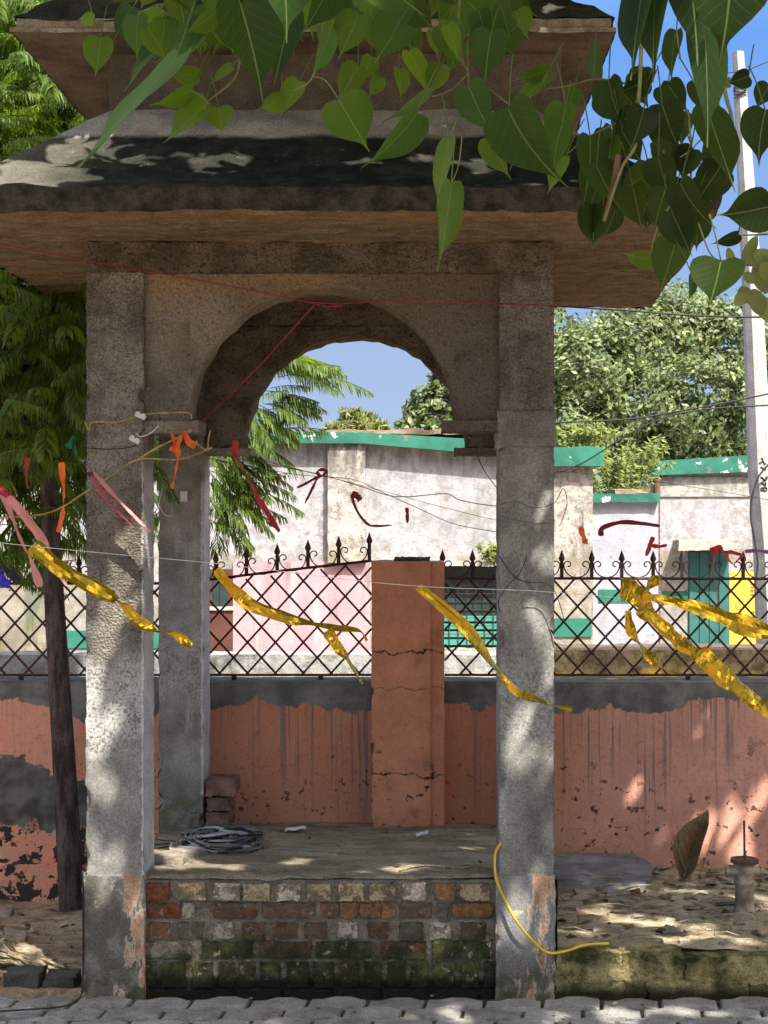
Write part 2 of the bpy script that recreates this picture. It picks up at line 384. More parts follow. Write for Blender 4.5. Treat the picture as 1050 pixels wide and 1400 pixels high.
# old limewash on the far buildings
def m_white(name, base, dirt, amount, zlow=None, zw=1.0, off=0):
    n = NT(name); x, y, z = n.xyz()
    c = n.vary(base, .1, 1.4, off); c = n.mix(n.mul(n.step(n.noise(7, 7, .75, off=off+4), .47, .6), .5*min(1, amount+.2)), c, dirt)
    st = n.noise(1, 5, .65, n.sc(5, 5, .8, off))
    c = n.mix(n.mul(n.step(st, .52, .72), amount*.7), c, dirt)
    pk = n.step(n.noise(2.6, 6, .65, off=off+2), .64-.06*amount, .67-.06*amount)
    c = n.mix(n.mul(pk, .7), c, (.2, .19, .175))
    c = n.mix(n.mul(n.step(n.noise(14, 6, .7, off=off), .56, .68), amount*.6), c, dirt)
    tp = n.mul(n.step(n.add(z, n.mul(n.noise(1, 5, .65, n.sc(4, 4, .5, off+3)), .9)), 2.55, 3.0), n.step(n.noise(1, 5, .7, n.sc(7, 7, .9, off+1)), .4, .6))
    c = n.mix(n.mul(tp, min(.75, .4+.3*amount)), c, tuple(k*.7 for k in dirt))
    if zlow is not None:
        g = n.step(n.add(z, n.mul(n.M('SUBTRACT', n.noise(2.2, 6, .65, off=off), .5), 1.1*zw)), zlow+.35*zw, zlow-.1*zw)
        c = n.mix(n.mul(g, n.step(n.noise(5, 6, .7, off=off+5), .38, .62), .8), c, (.19, .175, .13))
    return n.done(c, .95, n.bump(n.noise(14, 7, .7), .5, .03), spec=.1)
M['limewash'] = m_white('limewash', (.315, .325, .36), (.15, .148, .145), .75, 1.12, .6)
M['limewash_stained'] = m_white('limewash_blackened', (.35, .34, .325), (.055, .052, .047), 1.4, 1.2, .6, 3)
M['limewash_blue'] = m_white('limewash_bluish', (.30, .325, .40), (.22, .22, .22), .5, None, 1, 6)
M['limewash_mossy'] = m_white('limewash_mossy', (.5, .48, .42), (.22, .24, .06), 1.1, None, 1, 8)
def m_mossy_streak():
    n = NT('green_streaked_plaster')
    c = n.vary((.21, .2, .17), .3, 3)
    c = n.mix(n.step(n.noise(1, 4, .6, n.sc(3.2, 3, .5)), .47, .56), c, n.mix(n.step(n.noise(1, 4, .6, n.sc(14, 9, 1)), .4, .65), (.06, .065, .008), (.14, .14, .02)))
    c = n.mix(n.mul(n.step(n.noise(1, 5, .6, n.sc(6, 5, 1.2, 4)), .55, .66), .8), c, (.1, .13, .1))
    return n.done(c, .95, n.bump(n.noise(9, 6, .7), .3, .02), spec=.1)
M['mossy_streak'] = m_mossy_streak()
def m_pink():
    n = NT('stained_pink_paint')
    c = n.vary((.38, .25, .285), .1, 1.6)
    c = n.mix(n.mul(n.step(n.noise(1, 5, .65, n.sc(2.4, 2, .35)), .5, .66), .75), c, (.16, .13, .13))
    c = n.mix(n.mul(n.step(n.noise(1, 4, .6, n.sc(5, 3, .6, 7)), .52, .68), .5), c, (.45, .42, .42))
    return n.done(c, .95, n.bump(n.noise(9, 6, .7), .25, .02), spec=.1)
M['pink'] = m_pink()
def m_green():
    n = NT('flaking_green_paint'); c = n.vary((.018, .125, .092), .3, 2.2)
    c = n.mix(n.step(n.noise(4.5, 6, .7), .61, .64), c, (.5, .5, .48)); c = n.mix(n.mul(n.step(n.noise(3, 6, .7, off=5), .6, .68), .7), c, (.18, .13, .1))
    return n.done(c, .7, n.bump(n.noise(20, 5), .3, .01), spec=.3)
M['green'] = m_green()
M['green_soft'] = m_simple('green_dado_paint', (.018, .13, .095), .8, .2, 2, 20, .2)
M['teal'] = m_simple('teal_joinery', (.024, .11, .105), .6, .2, 3, 30, .2)
M['teal_bright'] = m_simple('teal_slats', (.05, .25, .21), .5, .15, 3, 30, .2)
M['dark_glass'] = m_simple('dark_opening', (.025, .045, .045), .35, .3, 2, 5, .05)
M['brown_door'] = m_simple('brown_door', (.07, .03, .022), .6, .3, 3, 30, .2)
M['roof_edge'] = m_simple('mossy_roof_edge', (.2, .14, .10), 1, .4, 4, 30, .6)
M['lintel'] = m_simple('weathered_lintel', (.34, .32, .28), .95, .35, 9, 40, .5)
M['yellow'] = m_simple('yellow_paint', (.58, .34, .05), .8, .15, 3, 30, .2)
def m_yellow_wall():
    n = NT('stained_yellow_wall'); x, y, z = n.xyz()
    c = n.vary((.24, .15, .022), .4, 3)
    t = n.add(z, n.mul(n.M('SUBTRACT', n.noise(5, 6, .68), .5), .5))
    c = n.mix(n.mul(n.step(t, .60, .72), .9), c, n.mix(n.step(n.noise(12, 5), .4, .6), (.018, .016, .013), (.06, .052, .042)))
    c = n.mix(n.step(z, .85, .855), c, (.11, .09, .08))
    return n.done(c, .95, n.bump(n.noise(25, 6, .7), .5, .012), spec=.1)
M['yellow_wall'] = m_yellow_wall()
M['grey_white'] = m_white('dirty_white_coping', (.33, .335, .33), (.12, .125, .11), .95, .6, .25, 12)
M['iron'] = m_simple('rusty_iron', (.06, .026, .022), .55, .5, 20, 80, .3, .3, .4)
M['iron_pale'] = m_simple('worn_iron', (.16, .13, .13), .5, .4, 20, 80, .3, .3, .4)
M['pole'] = m_simple('pole_concrete', (.33, .34, .355), .9, .15, 12, 60, .4)
M['mark'] = m_simple('black_marking', (.025, .025, .028), .8, .1, 8, 40, .1)
M['pipe'] = m_simple('whitened_iron_pipe', (.34, .27, .2), .7, .45, 22, 70, .6)
M['rust'] = m_simple('rust_brown', (.12, .065, .045), .85, .45, 18, 70, .6)
M['bark'] = None
def m_bark(name, a, b):
    n = NT(name); f = n.noise(1, 6, .7, n.sc(26, 26, 6))
    return n.done(n.mix(n.step(f, .35, .65), a, b), .95, n.bump(f, .8, .015), spec=.15)
M['bark'] = m_bark('dark_bark', (.036, .026, .022), (.12, .092, .078)); M['bark2'] = m_bark('grey_bark', (.12, .1, .08), (.26, .22, .18))
M['black_wire'] = m_simple('black_cable', (.02, .02, .022), .6, .1, 8, 40, .1)
M['grey_wire'] = m_simple('grey_cable', (.10, .10, .10), .5, .3, 8, 40, .1)
M['white_string'] = m_simple('white_string', (.6, .6, .6), .6, .1, 8, 40, .1)
M['yellow_rope'] = m_simple('yellow_twine', (.42, .30, .10), .8, .35, 30, 200, .5)
M['yellow_cable'] = m_simple('yellow_cable', (.72, .48, .03), .45, .15, 8, 40, .1)
M['red_thread'] = m_simple('red_thread', (.32, .03, .05), .8, .3, 40, 200, .4)
M['white_plastic'] = m_simple('white_plastic', (.62, .62, .6), .5, .1, 8, 40, .1)
M['paper'] = m_simple('paper_scrap', (.62, .64, .66), .8, .1, 10, 40, .2)
M['tarp'] = m_simple('blue_grey_sheet', (.17, .175, .19), .7, .5, 7, 22, .6)
M['twig'] = m_bark('dry_twigs', (.2, .15, .09), (.38, .3, .19))
M['loose_brick'] = m_simple('loose_brick', (.2, .115, .085), .95, .4, 14, 60, .7)
M['stone'] = m_simple('broken_stone', (.25, .215, .165), .95, .35, 12, 50, .7)
n_ = NT('coiled_strap'); M['coil'] = n_.done(n_.attr(), .35, None, .2, .5)

def m_leaf(name, dark, light, trans, tmix=.45, veins=True, rough=.42, spec=.4, vb=.35, vc=(.25, .33, .12)):
    n = NT(name); a = n.attr()
    c = n.mix(n.step(n.noise(9, 4), .35, .65), dark, light); c = n.mix(1, c, a, 'MULTIPLY'); t = n.mix(1, trans, a, 'MULTIPLY')
    nor = None
    if veins:
        u, v, _ = n.uv(); d = n.M('ABSOLUTE', u)
        mid = n.step(d, .035, .015)
        side = n.M('ABSOLUTE', n.M('SUBTRACT', n.M('FRACT', n.M('SUBTRACT', n.mul(v, 8), n.mul(d, 2.6))), .5))
        sv = n.mul(n.step(side, .05 if vb < .5 else .16, .02), .22 if vb < .5 else .95)
        vv = n.M('MAXIMUM', mid, sv)
        c = n.mix(n.mul(vv, .55), c, vc); t = n.mix(n.mul(vv, .4), t, tuple(1.2*k for k in vc))
        nor = n.bump(n.add(n.mul(vv, -1), n.mul(n.noise(60, 3), .4)), vb, .003 if vb < .5 else .02)
    n.done(c, rough, nor, 0, spec)
    tr = n.n('ShaderNodeBsdfTranslucent'); n.put(tr.inputs[0], t)
    mx = n.n('ShaderNodeMixShader'); mx.inputs[0].default_value = tmix
    n.t.links.new(n.b.outputs[0], mx.inputs[1]); n.t.links.new(tr.outputs[0], mx.inputs[2]); n.t.links.new(mx.outputs[0], n.out.inputs[0])
    return n.m
M['peepal'] = m_leaf('peepal_leaf', (.03, .085, .018), (.06, .145, .028), (.21, .40, .03), .5, True, .5, .22)
M['feather'] = m_leaf('feathery_leaf', (.034, .075, .014), (.075, .14, .022), (.22, .38, .03), .42, False, .5, .3)
M['tree_leaf'] = m_leaf('far_leaf', (.085, .125, .05), (.17, .225, .105), (.15, .22, .07), .28, False, .5, .4)
M['pale_leaf'] = m_leaf('pale_bush_leaf', (.13, .17, .055), (.2, .24, .09), (.22, .3, .08), .3, False, .5, .3)
M['dry_leaf'] = m_leaf('dry_brown_leaf', (.12, .075, .045), (.24, .16, .09), (.2, .11, .05), .15, True, .8, .1, 1.0, (.5, .36, .22))
M['litter'] = m_leaf('litter_leaf', (.8, .8, .8), (1, 1, 1), (.4, .3, .2), .1, False, .9, .1)

def m_cloth(name, c, rough=.5, tm=.35, metallic=0):
    n = NT(name); base = n.vary(c, .2, 30)
    n.done(base, rough, n.bump(n.noise(45, 3, .6), .4, .004), metallic, .5)
    if tm:
        tr = n.n('ShaderNodeBsdfTranslucent'); n.put(tr.inputs[0], tuple(min(1, k*1.2) for k in c))
        mx = n.n('ShaderNodeMixShader'); mx.inputs[0].default_value = tm
        n.t.links.new(n.b.outputs[0], mx.inputs[1]); n.t.links.new(tr.outputs[0], mx.inputs[2]); n.t.links.new(mx.outputs[0], n.out.inputs[0])
    return n.m
M['gold'] = m_cloth('gold_foil', (.50, .31, .02), .24, .15, .8)
M['orange'] = m_cloth('orange_ribbon', (.85, .18, .03)); M['red'] = m_cloth('red_ribbon', (.5, .03, .035))
M['crimson'] = m_cloth('dark_red_ribbon', (.22, .02, .03)); M['pink_r'] = m_cloth('faded_pink_ribbon', (.72, .32, .30))
M['rose'] = m_cloth('rose_ribbon', (.5, .12, .15)); M['violet'] = m_cloth('violet_ribbon', (.3, .1, .25)); M['blue_r'] = m_cloth('blue_foil', (.06, .05, .6), .3, .15)
M['black_r'] = m_cloth('black_ribbon', (.03, .025, .04)); M['green_r'] = m_cloth('green_ribbon', (.02, .25, .13))
# ---------------------------------------------------------------- ground
def ground_z(x, y):
    t = min(1, max(0, (y-10.8)/3)); t = t*t*(3-2*t)
    return -.17-1.03*t
b = MB()
ys = [-60, -20, -6, 0, 4, 5, 6, 7, 8, 9, 10, 10.8, 11.4, 12, 12.6, 13.2, 13.8, 15, 20, 30, 50, 90, 180, 400, 900]
xs = [-600, -200, -80, -40, -20, -12, -8, -5, -3, -1, 1, 3, 5, 8, 12, 20, 40, 80, 200, 600]
b.grid(lambda u, v: (xs[round(u*(len(xs)-1))], ys[round(v*(len(ys)-1))], ground_z(0, ys[round(v*(len(ys)-1))])), len(xs)-1, len(ys)-1)
b.build('ground', M['soil'], smooth=True, kind='structure')

# interlocking pavers of the path, one sheet of blocks
b = MB(); pw, ph = .205, .108
def zig(u):
    u = u % 1.0
    return .030*(0 if u < .22 else (u-.22)/.2 if u < .42 else 1 if u < .72 else 1-(u-.72)/.2 if u < .92 else 0)
rnd = random.Random(3)
for j in range(26):
    y1 = 5.285-j*ph; off = (.5 if j % 2 else 0)*pw+.03*math.sin(j)
    for i in range(-14, 12):
        x0 = i*pw+off; g = .004; us = [.03, .22, .42, .57, .72, .92, .97]
        sl = .012
        top = [(x0+u*pw+sl*(1 if u > .5 else 1), y1-g+zig(u)) for u in us]; bot = [(x0+u*pw, y1-ph+g+zig(u)) for u in us]
        hz = rnd.uniform(-.004, .003); tx, ty = rnd.uniform(-.02, .02), rnd.uniform(-.025, .025)
        cc = rnd.uniform(.82, 1.12); cv = (cc, cc, cc*rnd.uniform(.97, 1.03))
        loop = bot+top[::-1]; cx = sum(p[0] for p in loop)/len(loop); cy = sum(p[1] for p in loop)/len(loop)
        if i == -14 or i == 11 or True:
            def lift(p, k, d): return (cx+(p[0]-cx)*k, cy+(p[1]-cy)*k, hz+d+tx*(p[0]-cx)+ty*(p[1]-cy))
            t_ = [lift(p, .955, 0) for p in loop]; m_ = [lift(p, 1, -.006) for p in loop]; l_ = [(p[0], p[1], -.07) for p in loop]
            n = len(loop); b.face(t_, cv)
            for k in range(n):
                b.face([m_[k], m_[(k+1) % n], t_[(k+1) % n], t_[k]], cv); b.face([l_[k], l_[(k+1) % n], m_[(k+1) % n], m_[k]], cv)
b.build('pavement', M['paver'], kind='structure')
b = MB(); b.grid(lambda u, v: (-2.9+5.4*u, 2.4+2.93*v, -.018+.008*nz(u*90, v*50)), 60, 40)
b.build('paving_joint_soil', M['dirt_joint'], smooth=True, kind='structure')

# bare soil left of the pavilion and raised silted bed on the right
def left_z(x, y):
    t = (y-5.3)/1.8
    return .02-.12*t+.03*nz(x*3, y*3)+.014*nz(x*11, y*11)+.006*nz(x*30, y*30)
b = MB(); b.grid(lambda u, v: (-3.6+2.42*u, 5.32+1.84*v, left_z(-3.6+2.42*u, 5.32+1.84*v)-(.06 if v < .01 else 0)), 100, 80)
b.build('soil', M['soil'], smooth=True, kind='structure')
def bed_z(x, y):
    t = (y-5.4)/1.72
    ter = math.floor(t*7+.8*nz(x*1.5, y*2))/7
    return .135-.10*(.4*t+.6*ter)+.015*nz(x*3, y*5)+.016*nz(x*6, y*20)+.010*abs(nz(x*13, y*34))+.006*nz(x*40, y*40)
b = MB(); b.grid(lambda u, v: (.45+2.4*u, 5.40+1.74*v, bed_z(.45+2.4*u, 5.40+1.74*v)), 110, 90)
b.build('silted_bed_soil', M['bed'], smooth=True, kind='structure')
b = MB(); rnd = random.Random(5)
x = .47
for row in range(2):
    x = .47
    while x < 2.8:
        wd = rnd.uniform(.16, .42); z0 = -.05+row*.095+rnd.uniform(-.008, .004)
        b.rbox(x+.001, x+wd+.002, 5.325+rnd.uniform(-.008, .010), 5.42, z0, z0+.098+rnd.uniform(-.006, .006), .014, .012, 11, row+x, 1.2)
        x += wd+.004
b.box(.47, 2.8, 5.345, 5.41, -.05, .125)
b.build('bed_edging', M['mossedge'], smooth=True, label='low mossy masonry edging between the pale pavers and the littered bed', cat='kerb')

# ---------------------------------------------------------------- pavilion
pav = thing('pavilion', (-.36, 6.1, 0), 'weathered concrete arched pavilion with mossy eaves on a brick plinth', 'pavilion')
def pillar(x0, x1, y0, y1, zb, m, base=True, label=None, seed=0, cap=True):
    b = MB(); zt = 2.672
    if base:
        b.rbox(x0-.012, x1+.004, y0-.012, y1+.01, -.03, .425, .018, .004, 12, seed, 2.2)
        b.rbox(x0, x1, y0, y1, .42, zt, .016, .003, 22, seed, 2.1)
    else: b.rbox(x0, x1, y0, y1, zb, zt, .02, .003, 22, seed, 2.1)
    p = b.build('pillar', m, pav, smooth=True, label=label)
    if cap:
        c = MB(); c.rbox(x0-.006, x1+.008, y0-.012, y1+.01, 1.945, 2.072, .02, .005, 15, seed+4, 2)
        c.build('capital', m, p, smooth=True)
    return p
LX0, LX1 = -1.196, -.992; RX0, RX1 = .272, .466
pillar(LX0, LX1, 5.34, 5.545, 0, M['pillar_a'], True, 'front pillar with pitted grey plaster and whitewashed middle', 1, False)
pillar(RX0, RX1, 5.34, 5.545, 0, M['pillar_b'], True, 'front pillar with smoother grey plaster and a tan patched base', 2)
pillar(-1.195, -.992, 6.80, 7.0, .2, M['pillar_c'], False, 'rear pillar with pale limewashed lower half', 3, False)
pillar(.385, .59, 6.80, 7.0, .2, M['pillar_b'], False, None, 4, False)
# spandrel panels with round arches
def arch_panel(ax, a0, a1, c, r, zs, zt, t0, t1, seed, rough=.006):
    b = MB(); cols = []; n = 46
    for k in range(n+1): cols.append((c-r*math.cos(math.pi*k/n), zs+r*math.sin(math.pi*k/n)))
    prof = [(a0, zs), (a0+(c-r-a0)*.5, zs)]+cols+[(a1-(a1-c-r)*.5, zs), (a1, zs)]
    prof = [prof[0], prof[1]]+cols+[prof[-2], prof[-1]]
    nzv = 14
    def pt(a, z, t, crumble=0):
        q = (a, t, z) if ax == 'x' else (t, a, z)
        d = nvec(q, 15, seed)*(rough*(.6+crumble))+nvec(q, 45, seed)*rough*.4
        q = (q[0]+d[0], q[1]+d[1], q[2]+d[2]); return q
    for t in (t0, t1):
        vv = []; ff = []
        for (a, zl) in prof:
            for j in range(nzv+1): vv.append(pt(a, zl+(zt-zl)*j/nzv, t, 1.4 if j == 0 else 0))
        m = nzv+1
        for i in range(len(prof)-1):
            for j in range(nzv):
                f = (i*m+j, (i+1)*m+j, (i+1)*m+j+1, i*m+j+1); ff.append(f if t == t0 else f[::-1])
        b.mesh(vv, ff)
    vv = []; ff = []; nt_ = 6
    for (a, zl) in prof:
        for j in range(nt_+1): vv.append(pt(a, zl, t0+(t1-t0)*j/nt_, 1.4))
    m = nt_+1
    for i in range(len(prof)-1):
        for j in range(nt_): ff.append((i*m+j, i*m+j+1, (i+1)*m+j+1, (i+1)*m+j))
    b.mesh(vv, ff); return b
ap = arch_panel('x', LX1-.01, RX0+.01, -.359, .473, 2.036, 2.565, 5.365, 5.50, 1).build('arch_panel', M['arch'], pav, smooth=True, label='front spandrel with a round arch and brown stain along its top')
ap2 = arch_panel('x', -1.0, .395, -.305, .505, 2.005, 2.56, 6.83, 6.96, 2, .010).build('arch_panel', M['beam'], pav, smooth=True)
arch_panel('y', 5.54, 6.81, 6.17, .50, 2.02, 2.56, -1.165, -1.03, 3).build('arch_panel', M['beam'], pav, smooth=True)
arch_panel('y', 5.54, 6.81, 6.17, .50, 2.02, 2.56, .345, .475, 4).build('arch_panel', M['beam'], pav, smooth=True)
for x0, x1, y0, y1, z0, z1, par in ((LX1-.004, -.795, 5.345, 5.51, 1.993, 2.038, ap), (.068, RX0+.004, 5.345, 5.51, 2.0, 2.038, ap),
                               (-1.0, -.775, 6.81, 6.97, 1.975, 2.008, ap2), (.145, .392, 6.81, 6.97, 1.975, 2.008, ap2)):
    b = MB(); b.rbox(x0, x1, y0, y1, z0, z1, .016, .004, 18, x0, 1.6); b.build('impost_ledge', M['arch'], par, smooth=True)
for x0, x1, y0, y1 in ((LX0+.001, RX1-.001, 5.337, 5.53), (-1.2, .59, 6.81, 6.985)):
    b = MB(); b.rbox(x0, x1, y0, y1, 2.563, 2.671, .018, .005, 15, y0, 1.2); b.build('beam', M['beam'], pav, smooth=True)
for x0, x1 in ((LX0+.01, LX1-.01), (.345, .48)):
    b = MB(); b.rbox(x0, x1, 5.53, 6.81, 2.561, 2.671, .05, .005, 15, x0, 1.2); b.build('beam', M['beam'], pav, smooth=True)
# lower eave: flat shuttered soffit, crumbling lip, concave mossy slope up to the neck
EC, EW, EY0, EY1 = -.306, 1.357, 4.76, 7.0
def ring(prof, m_, name, par=pav, ny=3, amp=.008, skew=0):
    b = MB()
    for (w0, y00, y01, z0), (w1, y10, y11, z1) in zip(prof, prof[1:]):
        def corner(k, t):
            ww, ya, yb, zz = w0+(w1-w0)*t, y00+(y10-y00)*t, y01+(y11-y01)*t, z0+(z1-z0)*t
            return [Vector((EC-ww, ya, zz)), Vector((EC+ww-skew*.10, ya, zz)), Vector((EC+ww+skew*.02, yb, zz)), Vector((EC-ww, yb, zz))][k % 4]
        nv = max(2, int(math.hypot(w1-w0, z1-z0)/.035))
        for k in range(4):
            def fn(u, v):
                p = corner(k, v).lerp(corner(k+1, v), u); d = nvec(p, 9)*amp+nvec(p, 31)*amp*.6
                return p+d
            b.grid(fn, 90, nv)
    return b.build(name, m_, par, smooth=True)
eave = ring([(EW-.004, EY0+.004, EY1-.004, 2.735), (1.24, 4.88, 6.88, 2.795), (1.114, 5.04, 6.74, 2.885), (.963, 5.22, 6.6, 3.02), (.80, 5.40, 6.48, 3.165)], M['eave_top'], 'eave', amp=.006, skew=1)
ring([(EW-.012, EY0+.012, EY1-.012, 2.668), (EW, EY0, EY1, 2.70), (EW+.004, EY0-.004, EY1+.004, 2.74), (EW-.02, EY0+.02, EY1-.02, 2.752)], M['lip'], 'lip', eave, amp=.010, skew=1)
b = MB()
b.grid(lambda u, v: (EC-EW+.01+(2*(EW-.01)-.10+.12*v)*u, EY0+.01+(EY1-EY0-.02)*v, 2.672+.02*max(0, 1-v*9)*0+.012*nz(u*9, v*34)+.009*nz(u*31, v*75)+.005*nz(u*80, v*90)+(.018 if v < .015 else 0)), 110, 110)
b.build('soffit', M['under'], eave, smooth=True)
# neck and upper eave
b = MB(); b.rbox(EC-.817, EC+.80, 5.385, 6.45, 3.1, 3.36, .06, .004, 9, 3); b.build('neck', M['neck'], pav, smooth=True)
UC = -.373; EC_old = EC; EC = UC
up = ring([(1.03, 5.14, 6.75, 3.40), (.99, 5.19, 6.7, 3.44), (.72, 5.38, 6.5, 3.62), (.1, 5.9, 6.0, 3.95)], M['dark_cement'], 'upper_roof', amp=.012)
ring([(1.035, 5.135, 6.755, 3.352), (1.035, 5.135, 6.755, 3.367), (1.02, 5.15, 6.74, 3.371), (1.02, 5.15, 6.74, 3.402)], M['fascia'], 'fascia', up, amp=.005)
b = MB(); b.grid(lambda u, v: (EC-1.03+2.06*u, 5.14+1.61*v, 3.353+.004*nz(u*9, v*30)), 60, 40); b.build('soffit', M['soffit_dark'], up, smooth=True)
EC = EC_old
# plinth: brick face, soil top, old mortar core
b = MB(); b.box(-1.0, .30, 5.372, 5.45, -.05, .4)
def plat_z(x, y): return .412-.168*(y-5.4)/1.72+.012*nz(x*2.5, y*3)+.007*nz(x*10, y*14)+.003*nz(x*35, y*35)
pl = b.build('plinth', M['mortar'], pav)
b = MB(); rnd = random.Random(11)
def bcol(kind):
    return {'r': (.27, .095, .05), 'o': (.34, .16, .07), 'd': (.17, .098, .058), 'p': (.62, .52, .39), 't': (.60, .46, .27), 'w': (.66, .55, .46), 'g': (.18, .155, .125), 'k': (.065, .066, .04)}[kind]
def brick(px0, px1, py0, py1, k, proud=0.0):
    p = P(px0, py1, 5.36); q = P(px1, py0, 5.36); j = rnd.uniform(-.003, .004)
    q_ = rnd.uniform(.8, 1.2); cc = tuple(max(.01, v*q_) for v in bcol(k))
    b.rbox(p.x, q.x, 5.361-proud+j, 5.40, p.z, q.z, .009, .0045, 26, px0*.1+py0, 1.2, cc)
for x0, x1, k in ((200, 232, 'r'), (244, 281, 't'), (292, 328, 'p'), (333, 368, 't'), (378, 410, 'p'), (420, 452, 't'), (463, 497, 't'), (505, 540, 't'), (551, 582, 'w'), (594, 622, 'o'), (630, 669, 't')): brick(x0, x1, 1208, 1231, k, .003)
for x0, x1, k in ((201, 245, 'r'), (250, 266, 'p'), (292, 350, 'd'), (358, 430, 'd'), (440, 462, 'r'), (465, 488, 'o'), (492, 520, 'o'), (523, 540, 'o'), (546, 590, 'd'), (597, 612, 'g'), (619, 673, 'o')): brick(x0, x1, 1235, 1255, k)
for x0, x1, k in ((203, 232, 'o'), (243, 278, 'g'), (291, 320, 'w'), (331, 362, 'd'), (372, 407, 'd'), (416, 447, 'd'), (462, 489, 'w'), (503, 531, 'd'), (546, 578, 'g'), (588, 616, 'w'), (630, 664, 'd')): brick(x0, x1, 1262, 1284, k)
for x0, x1, k in ((193, 261, 'p'), (276, 345, 'k'), (354, 425, 'd'), (432, 508, 'k'), (520, 582, 'r'), (591, 670, 'k')): brick(x0, x1, 1288, 1310, k)
x = 190
while x < 676:
    wd = rnd.uniform(21, 31); brick(x, min(x+wd, 681), 1316, 1350, rnd.choice('kkgdtk')); x += wd+rnd.uniform(6, 11)
x = 188
while x < 676: brick(x, min(x+62, 683), 1353, 1378, 'k', -.004); x += 67
b.build('brick_facing', M['brick'], pl, smooth=True)
b = MB()
b.grid(lambda u, v: (-1.16+1.64*u, 5.358+1.77*v, plat_z(-1.16+1.64*u, 5.358+1.77*v)-(.010 if v < .001 else 0)), 120, 110)
b.grid(lambda u, v: (-1.16, 5.358+1.77*u, -.15+(plat_z(-1.16, 5.358+1.77*u)+.15)*v), 20, 4)
b.grid(lambda u, v: (.48+.006*nz(u*40, v*20), 5.36+1.77*u, -.15+(plat_z(.48, 5.36+1.77*u)+.15)*v), 60, 8)
b.build('platform_top', M['plat_top'], pl, smooth=True)

# ---------------------------------------------------------------- boundary wall with its painted post
wl = thing('boundary_wall', (-.3, 7.25, -.17), 'peeling orange boundary wall with grey cement band and dark rain streaks', 'wall')
b = MB(); b.rbox(-4.2, 4.2, 7.12, 7.34, -.25, .912, .06, .006, 5, 3, .6); b.build('wall_body', M['wall'], wl, smooth=True)
b = MB(); b.rbox(-4.2, -1.62, 7.02, 7.14, -.25, .065, .04, .01, 6, 5, .8); b.build('footing', M['wall'], wl, smooth=True)
b = MB()
b.rbox(-.2385, .035, 6.99, 7.2, .1, 1.487, .03, .004, 12, 6, 1.4); b.rbox(.03, .0995, 7.005, 7.21, .1, 1.483, .03, .004, 12, 6, 1.4)
pst = b.build('post', M['post'], wl, smooth=True, label='square orange post with two jagged cracks and dark spots')
b = MB(); b.rbox(-.13, .03, 7.0, 7.15, 1.484, 1.504, .02, .008, 20, 6, 1); b.build('cap_rubble', M['dark_cement'], pst, smooth=True)

